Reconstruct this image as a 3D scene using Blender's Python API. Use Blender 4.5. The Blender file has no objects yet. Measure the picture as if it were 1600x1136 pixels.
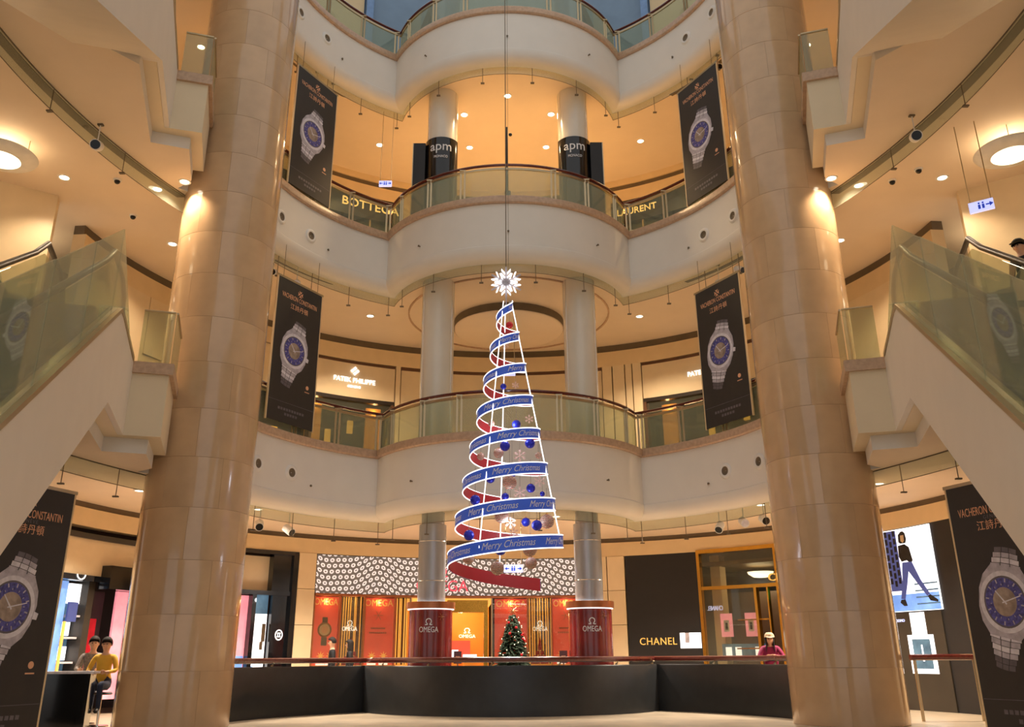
import bpy, bmesh, math, random
from mathutils import Vector, Matrix
from mathutils.geometry import tessellate_polygon
random.seed(7)
sc = bpy.context.scene
COL = sc.collection
PI = math.pi
R = math.radians

# ------------------------------------------------------------------ camera
EYE = 1.12
cam_d = bpy.data.cameras.new('camera')
cam_d.sensor_width = 36.0
cam_d.lens = 1371.0 / 1600 * 36
cam_d.shift_x = 0.0031
cam_d.shift_y = -0.03125
cam_d.clip_end = 300
cam = bpy.data.objects.new('camera', cam_d)
COL.objects.link(cam)
cam.matrix_world = Matrix.Translation((0, 0, EYE)) @ Matrix.Rotation(R(90 + 20.4), 4, 'X') @ Matrix.Rotation(R(-0.31), 4, 'Z')
sc.camera = cam
sc.view_settings.view_transform = 'Standard'
sc.view_settings.look = 'None'
sc.view_settings.exposure = 0.0
sc.view_settings.gamma = 1.0
sc.view_settings.use_curve_mapping = False

# ------------------------------------------------------------------ world: soft daylight that fills the open atrium
W = bpy.data.worlds.new('daylight')
sc.world = W
W.use_nodes = True
W.node_tree.nodes['Background'].inputs[0].default_value = (1.0, 0.98, 0.96, 1)
W.node_tree.nodes['Background'].inputs[1].default_value = 0.72

# light colours / powers of the galleries
WARM = {1: (1.0, 0.86, 0.70), 2: (1.0, 0.78, 0.54), 3: (1.0, 0.68, 0.35), 4: (0.8, 0.9, 1.0)}
POWER = {1: 900, 2: 720, 3: 430}

# ------------------------------------------------------------------ helpers
def lin(c):
    c = c / 255.0
    return c / 12.92 if c <= 0.04045 else ((c + 0.055) / 1.055) ** 2.4
def rgb(r, g, b):
    return (lin(r), lin(g), lin(b), 1.0)

M = {}
def mat(name, col, rough=0.5, metal=0.0, emit=None, es=0.0, var=0.06, scale=6.0, coat=0.0, trans=0.0, alpha=1.0, bump=0.0, rnd=0.0, ior=1.45):
    m = bpy.data.materials.new(name)
    m.use_nodes = True
    nt = m.node_tree
    b = nt.nodes['Principled BSDF']
    b.inputs['Roughness'].default_value = rough
    b.inputs['Metallic'].default_value = metal
    b.inputs['IOR'].default_value = ior
    if coat:
        b.inputs['Coat Weight'].default_value = coat
        b.inputs['Coat Roughness'].default_value = 0.06
    if trans:
        b.inputs['Transmission Weight'].default_value = trans
    if alpha < 1:
        b.inputs['Alpha'].default_value = alpha
    tc = nt.nodes.new('ShaderNodeTexCoord')
    nz = nt.nodes.new('ShaderNodeTexNoise')
    nz.inputs['Scale'].default_value = scale
    nz.inputs['Detail'].default_value = 4
    nt.links.new(tc.outputs['Object'], nz.inputs['Vector'])
    rp = nt.nodes.new('ShaderNodeValToRGB')
    lo = [max(0, c * (1 - var)) for c in col[:3]] + [1]
    hi = [min(1, c * (1 + var)) for c in col[:3]] + [1]
    rp.color_ramp.elements[0].position = 0.3
    rp.color_ramp.elements[1].position = 0.7
    rp.color_ramp.elements[0].color = lo
    rp.color_ramp.elements[1].color = hi
    nt.links.new(nz.outputs['Fac'], rp.inputs['Fac'])
    out = rp.outputs['Color']
    if rnd:
        oi = nt.nodes.new('ShaderNodeObjectInfo')
        mr = nt.nodes.new('ShaderNodeMapRange')
        mr.inputs['To Min'].default_value = 1 - rnd
        mr.inputs['To Max'].default_value = 1 + rnd
        nt.links.new(oi.outputs['Random'], mr.inputs['Value'])
        mx = nt.nodes.new('ShaderNodeVectorMath')
        mx.operation = 'SCALE'
        nt.links.new(out, mx.inputs[0])
        nt.links.new(mr.outputs[0], mx.inputs['Scale'])
        out = mx.outputs[0]
    nt.links.new(out, b.inputs['Base Color'])
    if bump:
        bp = nt.nodes.new('ShaderNodeBump')
        bp.inputs['Strength'].default_value = bump
        nt.links.new(nz.outputs['Fac'], bp.inputs['Height'])
        nt.links.new(bp.outputs['Normal'], b.inputs['Normal'])
    if emit:
        b.inputs['Emission Color'].default_value = emit
        b.inputs['Emission Strength'].default_value = es
    M[name] = m
    return m

def glass(name, tint, density, rough=0.02):
    """thin architectural glass: mostly see-through, tinted, mirror-like at grazing angles"""
    m = bpy.data.materials.new(name)
    m.use_nodes = True
    nt = m.node_tree
    nt.nodes.remove(nt.nodes['Principled BSDF'])
    o = nt.nodes['Material Output']
    tr = nt.nodes.new('ShaderNodeBsdfTransparent')
    tr.inputs[0].default_value = tint
    gl = nt.nodes.new('ShaderNodeBsdfGlossy')
    gl.inputs['Color'].default_value = (0.95, 1, 0.95, 1)
    gl.inputs['Roughness'].default_value = rough
    df = nt.nodes.new('ShaderNodeBsdfDiffuse')
    df.inputs[0].default_value = (0.62, 0.66, 0.55, 1)
    lw = nt.nodes.new('ShaderNodeLayerWeight')
    lw.inputs[0].default_value = 0.5
    pw = nt.nodes.new('ShaderNodeMath'); pw.operation = 'POWER'; pw.inputs[1].default_value = 4.0
    nt.links.new(lw.outputs['Facing'], pw.inputs[0])
    fr = nt.nodes.new('ShaderNodeMath'); fr.operation = 'MULTIPLY_ADD'; fr.inputs[1].default_value = 0.45; fr.inputs[2].default_value = 0.03
    nt.links.new(pw.outputs[0], fr.inputs[0])
    m1 = nt.nodes.new('ShaderNodeMixShader')
    m1.inputs[0].default_value = density
    m2 = nt.nodes.new('ShaderNodeMixShader')
    nt.links.new(tr.outputs[0], m1.inputs[1])
    nt.links.new(df.outputs[0], m1.inputs[2])
    nt.links.new(fr.outputs[0], m2.inputs[0])
    nt.links.new(m1.outputs[0], m2.inputs[1])
    nt.links.new(gl.outputs[0], m2.inputs[2])
    nt.links.new(m2.outputs[0], o.inputs[0])
    M[name] = m
    return m

class MB:
    def __init__(s):
        s.v = []; s.f = []; s.mi = []
    def add(s, vs, fs, mi=0):
        o = len(s.v)
        s.v += [tuple(v) for v in vs]
        s.f += [tuple(i + o for i in f) for f in fs]
        s.mi += [mi] * len(fs)
        return s
    def box(s, x0, x1, y0, y1, z0, z1, mi=0):
        vs = [(x, y, z) for z in (z0, z1) for y in (y0, y1) for x in (x0, x1)]
        return s.add(vs, [(0, 2, 3, 1), (4, 5, 7, 6), (0, 1, 5, 4), (2, 6, 7, 3), (0, 4, 6, 2), (1, 3, 7, 5)], mi)
    def prism(s, poly, z0, z1, mb=0, mt=0, ms=0, fn=None):
        """polygon (x,y) list extruded z0..z1; fn maps each vertex"""
        n = len(poly)
        vs = [(x, y, z0) for x, y in poly] + [(x, y, z1) for x, y in poly]
        if fn: vs = [fn(*v) for v in vs]
        o = len(s.v)
        s.v += [tuple(v) for v in vs]
        tris = tessellate_polygon([[Vector((x, y, 0)) for x, y in poly]])
        area = sum(poly[i][0] * poly[(i + 1) % n][1] - poly[(i + 1) % n][0] * poly[i][1] for i in range(n))
        for t in tris:
            a, b, c = t
            ar = (poly[b][0] - poly[a][0]) * (poly[c][1] - poly[a][1]) - (poly[c][0] - poly[a][0]) * (poly[b][1] - poly[a][1])
            if ar < 0: b, c = c, b
            s.f.append((o + a, o + c, o + b)); s.mi.append(mb)
            s.f.append((o + n + a, o + n + b, o + n + c)); s.mi.append(mt)
        for i in range(n):
            j = (i + 1) % n
            q = (o + i, o + j, o + n + j, o + n + i)
            if area < 0: q = q[::-1]
            s.f.append(q); s.mi.append(ms)
        return s
    def tube(s, path, r, n=8, closed=False, mi=0):
        path = [Vector(p) for p in path]
        k = len(path)
        rings = []
        up = Vector((0, 0, 1))
        for i, p in enumerate(path):
            a = path[i - 1] if (i or closed) else p
            b = path[(i + 1) % k] if (i < k - 1 or closed) else p
            t = (b - a).normalized() if (b - a).length > 1e-9 else up
            u = t.cross(up)
            if u.length < 1e-3: u = t.cross(Vector((0, 1, 0)))
            u.normalize()
            w = u.cross(t)
            rr = r[i] if isinstance(r, (list, tuple)) else r
            rings.append([p + (u * math.cos(q) + w * math.sin(q)) * rr for q in [2 * PI * j / n for j in range(n)]])
        vs = [v for g in rings for v in g]
        fs = []
        for i in range(k if closed else k - 1):
            i2 = (i + 1) % k
            for j in range(n):
                j2 = (j + 1) % n
                fs.append((i * n + j, i * n + j2, i2 * n + j2, i2 * n + j))
        if not closed:
            fs.append(tuple(range(n))[::-1])
            fs.append(tuple((k - 1) * n + j for j in range(n)))
        return s.add(vs, fs, mi)
    def lathe(s, prof, n=24, c=(0, 0), a0=0.0, a1=2 * PI, mi=0):
        full = abs(a1 - a0 - 2 * PI) < 1e-6
        m = n if full else n + 1
        vs = []
        for i in range(m):
            a = a0 + (a1 - a0) * i / n
            for r, z in prof:
                vs.append((c[0] + r * math.cos(a), c[1] + r * math.sin(a), z))
        k = len(prof)
        fs = []
        for i in range(n):
            i2 = (i + 1) % m
            for j in range(k - 1):
                fs.append((i * k + j, i2 * k + j, i2 * k + j + 1, i * k + j + 1))
        return s.add(vs, fs, mi)
    def sphere(s, c, r, nu=12, nv=8, sx=1, sy=1, sz=1, mi=0):
        vs = []; fs = []
        for j in range(nv + 1):
            t = PI * j / nv
            for i in range(nu):
                a = 2 * PI * i / nu
                vs.append((c[0] + r * sx * math.sin(t) * math.cos(a), c[1] + r * sy * math.sin(t) * math.sin(a), c[2] + r * sz * math.cos(t)))
        for j in range(nv):
            for i in range(nu):
                i2 = (i + 1) % nu
                fs.append((j * nu + i, (j + 1) * nu + i, (j + 1) * nu + i2, j * nu + i2))
        return s.add(vs, fs, mi)
    def sweep(s, path, prof, fn, closed_prof=False, mi=0):
        """path: list of params, prof: list of (a,b); fn(param, a, b) -> xyz"""
        k = len(prof)
        vs = [fn(p, a, b) for p in path for a, b in prof]
        fs = []
        for i in range(len(path) - 1):
            for j in range(k if closed_prof else k - 1):
                j2 = (j + 1) % k
                fs.append((i * k + j, i * k + j2, (i + 1) * k + j2, (i + 1) * k + j))
        if closed_prof:
            fs.append(tuple(range(k))[::-1])
            fs.append(tuple((len(path) - 1) * k + j for j in range(k)))
        return s.add(vs, fs, mi)
    def mesh(s, name):
        me = bpy.data.meshes.new(name)
        me.from_pydata(s.v, [], s.f)
        me.polygons.foreach_set('material_index', s.mi)
        bm = bmesh.new(); bm.from_mesh(me)
        bmesh.ops.remove_doubles(bm, verts=bm.verts, dist=1e-5)
        bmesh.ops.recalc_face_normals(bm, faces=bm.faces)
        bm.to_mesh(me); bm.free()
        return me
    def obj(s, name, m, parent=None, smooth=None, loc=None):
        me = s.mesh(name)
        for k in (m if isinstance(m, (list, tuple)) else [m]):
            me.materials.append(M[k])
        return link(name, me, parent, smooth, loc)

def link(name, me, parent=None, smooth=None, loc=None):
    if smooth:
        me.shade_smooth()
        me.set_sharp_from_angle(angle=R(smooth))
    o = bpy.data.objects.new(name, me)
    COL.objects.link(o)
    if loc: o.location = loc
    if parent: o.parent = parent
    return o
def tag(o, label, cat, group=None):
    o['label'] = label; o['category'] = cat
    if group: o['group'] = group
    return o
def struct(o):
    o['kind'] = 'structure'
    return o
def empty(name, loc=(0, 0, 0), rz=0.0):
    o = bpy.data.objects.new(name, None)
    COL.objects.link(o)
    o.location = loc; o.rotation_euler = (0, 0, rz)
    o.empty_display_size = 0.1
    return o
def thing(name, label, cat, loc=(0, 0, 0), rz=0.0, group=None):
    return tag(empty(name, loc, rz), label, cat, group)
def dup(root, loc, rz, label, group=None, scale=None):
    r = root.copy(); COL.objects.link(r)
    r.location = loc; r.rotation_euler = (0, 0, rz); r['label'] = label
    if group: r['group'] = group
    if scale: r.scale = (scale,) * 3
    for ch in list(root.children):
        c = ch.copy(); COL.objects.link(c); c.parent = r
        for g in list(ch.children):
            d = g.copy(); COL.objects.link(d); d.parent = c
    return r
_tx = {}
def text_geo(body, size=1.0, depth=0.0, shear=0.0, spacing=1.0):
    """vertices/faces of centred lettering in the xy plane, built from the built-in font"""
    key = (body, size, depth, shear, spacing)
    if key in _tx: return _tx[key]
    cu = bpy.data.curves.new('lettering', 'FONT')
    cu.body = body; cu.size = size; cu.extrude = depth; cu.shear = shear
    cu.space_character = spacing
    cu.align_x = 'CENTER'; cu.align_y = 'CENTER'
    cu.resolution_u = 3
    o = bpy.data.objects.new('lettering', cu)
    COL.objects.link(o)
    dg = bpy.context.evaluated_depsgraph_get()
    me = bpy.data.meshes.new_from_object(o.evaluated_get(dg))
    vs = [tuple(v.co) for v in me.vertices]
    fs = [tuple(p.vertices) for p in me.polygons]
    bpy.data.objects.remove(o); bpy.data.curves.remove(cu); bpy.data.meshes.remove(me)
    _tx[key] = (vs, fs)
    return vs, fs
def text_on(name, body, size, fn, m, parent=None, depth=0.008, shear=0.0, spacing=1.0, width=None):
    vs, fs = text_geo(body, size, depth, shear, spacing)
    k = 1.0
    if width:
        xs = [v[0] for v in vs]
        k = width / (max(xs) - min(xs))
    me = bpy.data.meshes.new(name)
    me.from_pydata([fn(x * k, y, z) for x, y, z in vs], [], fs)
    me.materials.append(M[m])
    return link(name, me, parent)
def lamp(name, kind, loc, power, col, size=0.1, rot=(0, 0, 0), parent=None, angle=None, blend=0.5, sy=None):
    d = bpy.data.lights.new(name, kind)
    d.energy = power; d.color = col
    if kind == 'AREA':
        d.size = size
        if sy: d.shape = 'RECTANGLE'; d.size_y = sy
    else:
        d.shadow_soft_size = size
    if kind == 'SPOT':
        d.spot_size = angle or R(120); d.spot_blend = blend
    o = bpy.data.objects.new(name, d)
    COL.objects.link(o); o.location = loc; o.rotation_euler = rot
    if parent: o.parent = parent
    return o

# ------------------------------------------------------------------ materials
mat('ceiling_plaster', rgb(230, 210, 186), 0.75, var=0.02, scale=2)
mat('fascia_paint', rgb(232, 226, 216), 0.55, var=0.02, scale=2)
mat('clad_paint', rgb(232, 222, 208), 0.42, var=0.02, scale=2)
mat('stone_cap', rgb(196, 164, 136), 0.25, var=0.12, scale=14)
mat('gallery_floor', rgb(222, 206, 180), 0.35, var=0.08, scale=3)
mat('hall_floor', rgb(200, 182, 156), 0.3, var=0.15, scale=2)
mat('travertine', rgb(204, 170, 132), 0.14, var=0.09, scale=1.6, coat=0.6, rnd=0.06)
mat('joint', rgb(184, 150, 114), 0.5)
mat('pale_column', rgb(228, 220, 204), 0.22, var=0.03, coat=0.4, scale=2)
mat('steel_column', rgb(172, 174, 178), 0.25, metal=0.3, var=0.04, scale=3)
mat('wall_cream', rgb(226, 200, 156), 0.5, var=0.03, scale=3)
mat('wall_panel', rgb(228, 206, 168), 0.4, var=0.03, scale=3, rnd=0.02)
mat('landing_paint', rgb(230, 212, 180), 0.5, var=0.02, scale=2)
mat('wall_grey', rgb(128, 152, 176), 0.6, var=0.05, scale=2)
mat('vent_dark', rgb(110, 96, 76), 0.6)
mat('brown_trim', rgb(98, 66, 44), 0.4)
mat('dark_sign', rgb(44, 36, 30), 0.35)
mat('black_gloss', rgb(20, 20, 22), 0.12, var=0.2, coat=0.4)
mat('black_matt', rgb(34, 32, 32), 0.5)
mat('banner_black', rgb(56, 52, 50), 0.55, var=0.06)
mat('champagne', rgb(190, 170, 136), 0.28, metal=0.8, var=0.04)
mat('chrome', rgb(210, 208, 204), 0.15, metal=1.0)
mat('mahogany', rgb(92, 34, 28), 0.25, var=0.2, scale=20, coat=0.5)
mat('gold', rgb(206, 156, 62), 0.25, metal=0.9, var=0.06)
mat('gold_glow', rgb(230, 180, 90), 0.4, emit=rgb(250, 180, 80), es=0.7)
mat('rubber', rgb(40, 34, 32), 0.4)
mat('white_plastic', rgb(236, 232, 224), 0.4)
mat('lens_black', rgb(14, 14, 16), 0.2)
mat('lamp_on', rgb(255, 250, 235), 0.5, emit=(1.0, 0.9, 0.72, 1), es=9.0)
mat('lamp_soft', rgb(255, 240, 210), 0.5, emit=(1.0, 0.84, 0.55, 1), es=3.5)
mat('led_white', rgb(250, 250, 255), 0.5, emit=(1.0, 0.98, 0.96, 1), es=1.6)
mat('letter_white', rgb(250, 250, 250), 0.5, emit=(1, 1, 1, 1), es=1.0)
mat('letter_blue', rgb(190, 200, 255), 0.5, emit=(0.55, 0.62, 1, 1), es=1.2)
mat('letter_silver', rgb(232, 232, 236), 0.4)
mat('letter_gold', rgb(236, 190, 96), 0.35, emit=(1.0, 0.62, 0.16, 1), es=0.45)
mat('letter_amber', rgb(250, 200, 120), 0.4, emit=(1.0, 0.62, 0.2, 1), es=1.3)
mat('letter_copper', rgb(236, 178, 138), 0.45)
mat('letter_red', rgb(226, 60, 80), 0.4, emit=(1, 0.15, 0.2, 1), es=0.6)
mat('ribbon_blue', rgb(58, 92, 196), 0.4, emit=rgb(58, 92, 196), es=0.25, var=0.05)
mat('ribbon_red', rgb(176, 48, 52), 0.45, var=0.06)
mat('bauble_blue', rgb(40, 52, 190), 0.2, var=0.5, scale=60, metal=0.3)
mat('bauble_red', rgb(190, 30, 40), 0.2, var=0.2, metal=0.2)
mat('snow_pink', rgb(232, 202, 190), 0.5)
mat('string', rgb(130, 120, 110), 0.6)
mat('skin', rgb(214, 168, 138), 0.5)
mat('hair', rgb(30, 23, 20), 0.75, var=0.4, scale=40)
mat('cloth_black', rgb(26, 26, 30), 0.8)
mat('cloth_yellow', rgb(226, 182, 70), 0.8)
mat('cloth_grey', rgb(140, 132, 128), 0.85, var=0.35, scale=30)
mat('cloth_magenta', rgb(150, 40, 84), 0.8)
mat('cloth_blue', rgb(52, 60, 84), 0.8)
mat('cap_cream', rgb(214, 190, 156), 0.8)
mat('cap_dark', rgb(44, 42, 34), 0.8)
mat('plinth_red', rgb(126, 34, 34), 0.22, var=0.45, scale=1.2, coat=0.6)
mat('copper_band', rgb(178, 110, 70), 0.3, metal=0.6)
mat('poster_red', rgb(228, 78, 58), 0.45, emit=rgb(228, 82, 60), es=0.6, var=0.15, scale=1.5)
mat('interior_gold_glow', rgb(232, 160, 64), 0.5, emit=rgb(240, 150, 50), es=0.30, var=0.1, scale=1.5)  # self-glow stands in for lamplight on the shop fittings
mat('interior_brown', rgb(104, 84, 60), 0.5, var=0.15, scale=1.5)
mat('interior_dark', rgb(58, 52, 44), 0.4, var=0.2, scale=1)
mat('screen_white', rgb(248, 248, 255), 0.4, emit=(0.95, 0.97, 1, 1), es=1.3, var=0.02)
mat('screen_blue', rgb(110, 150, 220), 0.4, emit=rgb(110, 155, 230), es=0.9, var=0.6, scale=2.5)
mat('screen_teal', rgb(80, 110, 130), 0.4, emit=rgb(80, 120, 150), es=0.35, var=0.6, scale=3)
mat('screen_pink', rgb(240, 150, 160), 0.4, emit=rgb(245, 150, 165), es=0.8, var=0.4, scale=2)
mat('screen_amber', rgb(250, 190, 90), 0.4, emit=rgb(255, 190, 90), es=0.9)
mat('screen_tower', rgb(70, 80, 130), 0.4, emit=rgb(70, 84, 150), es=0.55, var=0.1)
mat('exit_green', rgb(30, 180, 110), 0.4, emit=rgb(30, 190, 120), es=0.9)
mat('sign_light', rgb(200, 205, 255), 0.4, emit=rgb(196, 204, 255), es=0.9, var=0.02)
mat('sign_blue', rgb(40, 70, 190), 0.4, emit=rgb(40, 70, 190), es=0.5)
mat('silver_print', rgb(186, 180, 190), 0.35, var=0.25, scale=9)
mat('silver_light', rgb(226, 222, 230), 0.3, var=0.15, scale=12)
mat('silver_dark', rgb(104, 98, 104), 0.4, var=0.2, scale=9)
mat('dial_blue', rgb(84, 84, 158), 0.4, var=0.5, scale=26)
mat('dial_map', rgb(168, 150, 136), 0.4, var=0.35, scale=8)
mat('pine', rgb(34, 52, 34), 0.8, var=0.4, scale=20)
mat('bark', rgb(70, 50, 36), 0.8)
mat('parapet_stone', rgb(44, 45, 46), 0.35, var=0.12, scale=5)
mat('steel_blue', rgb(120, 150, 190), 0.4, metal=0.3, var=0.1)
glass('glass_clear', (0.80, 0.83, 0.72, 1), 0.12)
glass('glass_green', (0.84, 0.87, 0.74, 1), 0.26)
glass('glass_curtain', (0.86, 0.89, 0.84, 1), 0.10)
glass('glass_shop', (0.80, 0.78, 0.70, 1), 0.05)
def ornament_material():
    m = mat('bauble_pattern', rgb(206, 190, 160), 0.35)
    nt = m.node_tree
    b = nt.nodes['Principled BSDF']
    wv = nt.nodes.new('ShaderNodeTexWave'); wv.bands_direction = 'Z'
    wv.inputs['Scale'].default_value = 1.3; wv.inputs['Distortion'].default_value = 3; wv.inputs['Detail Scale'].default_value = 3
    tc = nt.nodes.new('ShaderNodeTexCoord'); nt.links.new(tc.outputs['Object'], wv.inputs['Vector'])
    cr = nt.nodes.new('ShaderNodeValToRGB')
    e = cr.color_ramp.elements
    e[0].color = rgb(64, 52, 52); e[0].position = 0.16
    e[1].color = rgb(240, 228, 204); e[1].position = 0.34
    x = e.new(0.78); x.color = rgb(232, 216, 188)
    x = e.new(0.86); x.color = rgb(176, 40, 44)
    nt.links.new(wv.outputs['Fac'], cr.inputs['Fac'])
    nt.links.new(cr.outputs[0], b.inputs['Base Color'])
ornament_material()
def ring_screen_material():
    """LED band of small pale rings on rippling rows (flat print on a lit sign)"""
    m = mat('ring_screen', rgb(120, 116, 112), 0.4)
    nt = m.node_tree; b = nt.nodes['Principled BSDF']
    uv = nt.nodes.new('ShaderNodeUVMap')
    sep = nt.nodes.new('ShaderNodeSeparateXYZ'); nt.links.new(uv.outputs[0], sep.inputs[0])
    def mth(op, a, bb=None):
        n = nt.nodes.new('ShaderNodeMath'); n.operation = op
        for i, q in enumerate((a, bb)):
            if q is None: continue
            if isinstance(q, (int, float)): n.inputs[i].default_value = q
            else: nt.links.new(q, n.inputs[i])
        return n.outputs[0]
    u, v = sep.outputs[0], sep.outputs[1]
    wob = mth('MULTIPLY', mth('SINE', mth('MULTIPLY', u, 2.6)), 0.16)
    wob2 = mth('MULTIPLY', mth('SINE', mth('ADD', mth('MULTIPLY', u, 5.3), 1.2)), 0.05)
    v2 = mth('ADD', v, mth('ADD', wob, wob2))
    row = mth('MULTIPLY', v2, 6.4)
    odd = mth('MULTIPLY', mth('MODULO', mth('FLOOR', row), 2.0), 0.5)
    cu = mth('SUBTRACT', mth('FRACT', mth('ADD', mth('MULTIPLY', u, 5.6), odd)), 0.5)
    cv = mth('SUBTRACT', mth('FRACT', row), 0.5)
    d = mth('SQRT', mth('ADD', mth('MULTIPLY', cu, cu), mth('MULTIPLY', cv, cv)))
    ring = mth('LESS_THAN', mth('ABSOLUTE', mth('SUBTRACT', d, 0.25)), 0.105)
    mx = nt.nodes.new('ShaderNodeMix'); mx.data_type = 'RGBA'
    nt.links.new(ring, mx.inputs[0])
    mx.inputs[6].default_value = rgb(104, 98, 92); mx.inputs[7].default_value = rgb(246, 246, 252)
    nt.links.new(mx.outputs[2], b.inputs['Base Color'])
    nt.links.new(mx.outputs[2], b.inputs['Emission Color'])
    b.inputs['Emission Strength'].default_value = 0.55
ring_screen_material()

# ------------------------------------------------------------------ plan of the place
FL = {1: 0.0, 2: 5.9, 3: 11.9, 4: 17.75}     # finished floor heights
DROP = 1.65                                   # floor to soffit of the slab below it
C0, R0 = (0.0, 16.7), 5.75                    # round void
CB, RB = (0.0, 23.0), 3.6                     # rounded bay pushed into the void
CW, RW = (0.0, 17.2), 9.6                     # curved shop wall
CX_, CY_ = 6.03, 17.0                         # big stone columns
def side_arc(off, n=20, y0=17.05):
    """left side arc from the column to the corner of the bay; off = distance into the slab"""
    rr, rb = R0 + off, RB - off
    # intersection of circles C0/rr and CB/rb
    d = CB[1] - C0[1]
    a = (rr * rr - rb * rb + d * d) / (2 * d)
    h = math.sqrt(max(1e-9, rr * rr - a * a))
    t1 = math.atan2(h, a)                 # angle from +Y
    t0 = math.acos(max(-1, min(1, (y0 - C0[1]) / rr)))
    return [(-rr * math.sin(t0 + (t1 - t0) * i / n), C0[1] + rr * math.cos(t0 + (t1 - t0) * i / n)) for i in range(n + 1)]
def bay_arc(off, n=40):
    rr, rb = R0 + off, RB - off
    d = CB[1] - C0[1]
    a = (rr * rr - rb * rb + d * d) / (2 * d)
    h = math.sqrt(max(1e-9, rr * rr - a * a))
    t = math.atan2(h, CB[1] - (C0[1] + a))    # angle from -Y at the bay centre
    return [(rb * math.sin(-t + 2 * t * i / n), CB[1] - rb * math.cos(-t + 2 * t * i / n)) for i in range(n + 1)]
def mir(pts):
    return [(-x, y) for x, y in pts][::-1]
def wp(phi, d, z):
    """point on the curved shop wall: phi degrees right of straight back, d metres in front of it"""
    r = RW - d
    return (CW[0] + r * math.sin(R(phi)), CW[1] + r * math.cos(R(phi)), z)
def arc_box(mb, p0, p1, z0, z1, d0, d1, mi=0, step=2.0):
    n = max(1, int(abs(p1 - p0) / step + 0.5))
    ps = [p0 + (p1 - p0) * i / n for i in range(n + 1)]
    return mb.sweep(ps, [(d0, z0), (d1, z0), (d1, z1), (d0, z1)], lambda p, a, b: wp(p, a, b), True, mi)
def wbox(name, p0, p1, z0, z1, d0, d1, m, parent=None):
    return arc_box(MB(), p0, p1, z0, z1, d0, d1).obj(name, m, parent, 30)
def wtext(name, body, phi, z, size, m, parent=None, d=0.03, depth=0.008, width=None, shear=0.0, spacing=1.0, flip=1):
    return text_on(name, body, size, lambda x, y, q: wp(phi + flip * math.degrees(x / RW), d + q, z + y), m, parent, depth, shear, spacing, width)
# escalator frame: s along the fall towards the viewer, l outboard, for side = -1 (left) / +1 (right)
EA = R(17)
def ep(side, s, l, z):
    return (side * (6.47 - math.sin(EA) * s + math.cos(EA) * l), 14.36 - math.cos(EA) * s - math.sin(EA) * l, z)
# ================================================================== STRUCTURE
CD = 1.5                                       # floor down to the ceiling below it
struct(MB().box(-14, 14, -6, 30, -0.3, 0.0).obj('floor', 'hall_floor'))

def half_in(off):
    """inner slab edge, left half, from near the viewer to the bay corner"""
    p = [ep(-1, 12, 1.36, 0)[:2], ep(-1, 2.95, 1.36, 0)[:2], ep(-1, 2.25, 0.32, 0)[:2], ep(-1, -0.2, 0.32, 0)[:2], ep(-1, -0.25, -0.38, 0)[:2], ep(-1, -1.5, -0.38, 0)[:2], ep(-1, -1.9, -0.1, 0)[:2], (-6.1, 17.0)]
    return p + side_arc(off)
def slab_poly(off):
    l = half_in(off)
    b = bay_arc(off)
    inner = l + b[1:-1] + mir(l)
    return inner + [(14, inner[-1][1]), (14, 30), (-14, 30), (-14, inner[0][1])]

def level_slab(k):
    z = FL[k]
    s = MB().prism(slab_poly(0.10), z - CD, z - 0.02, 0, 1, 2).obj('floor_slab', ['ceiling_plaster', 'gallery_floor', 'fascia_paint'])
    struct(s)
    prof = [(0.03, -0.10), (0.0, -0.12), (0.0, -1.30), (-0.02, -1.32), (-0.02, -1.42), (0.02, -1.52), (0.09, -1.60), (0.2, -1.645), (0.36, -1.65), (0.36, -1.46)]
    prof = [(a, z + b) for a, b in prof]
    cap = [(-0.07, 0.04), (-0.08, 0.02), (-0.08, -0.13), (-0.05, -0.16), (0.1, -0.16), (0.3, -0.03), (0.3, 0.04)]
    cap = [(a, z + b) for a, b in cap]
    for seg in ('left', 'bay', 'right'):
        def fn(i, a, b, seg=seg):
            if seg == 'bay': p = bay_arc(a)[i]
            elif seg == 'left': p = side_arc(a)[i]
            else:
                p = side_arc(a)[i]; p = (-p[0], p[1])
            return (p[0], p[1], b)
        n = 41 if seg == 'bay' else 21
        MB().sweep(range(n), prof, fn).obj('fascia', 'fascia_paint', s, 40)
        MB().sweep(range(n), cap, fn, True).obj('stone_cap', 'stone_cap', s, 40)
    # landings where the escalators arrive: stepped block beside each big column
    for sd in (-1, 1):
        P = [(2.04, 0.095), (0.0, 0.095), (0.0, -0.59), (-1.5, -0.59), (-1.5, -0.25), (-2.4, -0.25), (-2.4, 1.21), (2.04, 1.21)]
        poly = [ep(sd, a, b, 0)[:2] for a, b in P]
        MB().prism(poly, z - 1.25, z - 0.10).obj('landing_block', 'landing_paint', s)
        P3 = [(0.06, -0.02), (0.06, -0.66), (-1.52, -0.66), (-1.52, -0.32), (-2.4, -0.32), (-2.4, 0.3), (0.0, 0.3)]
        MB().prism([ep(sd, a, b, 0)[:2] for a, b in P3], z - 0.16, z + 0.04).obj('landing_cap', 'stone_cap', s)
    return s
slabs = {k: level_slab(k) for k in (2, 3, 4)}

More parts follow.
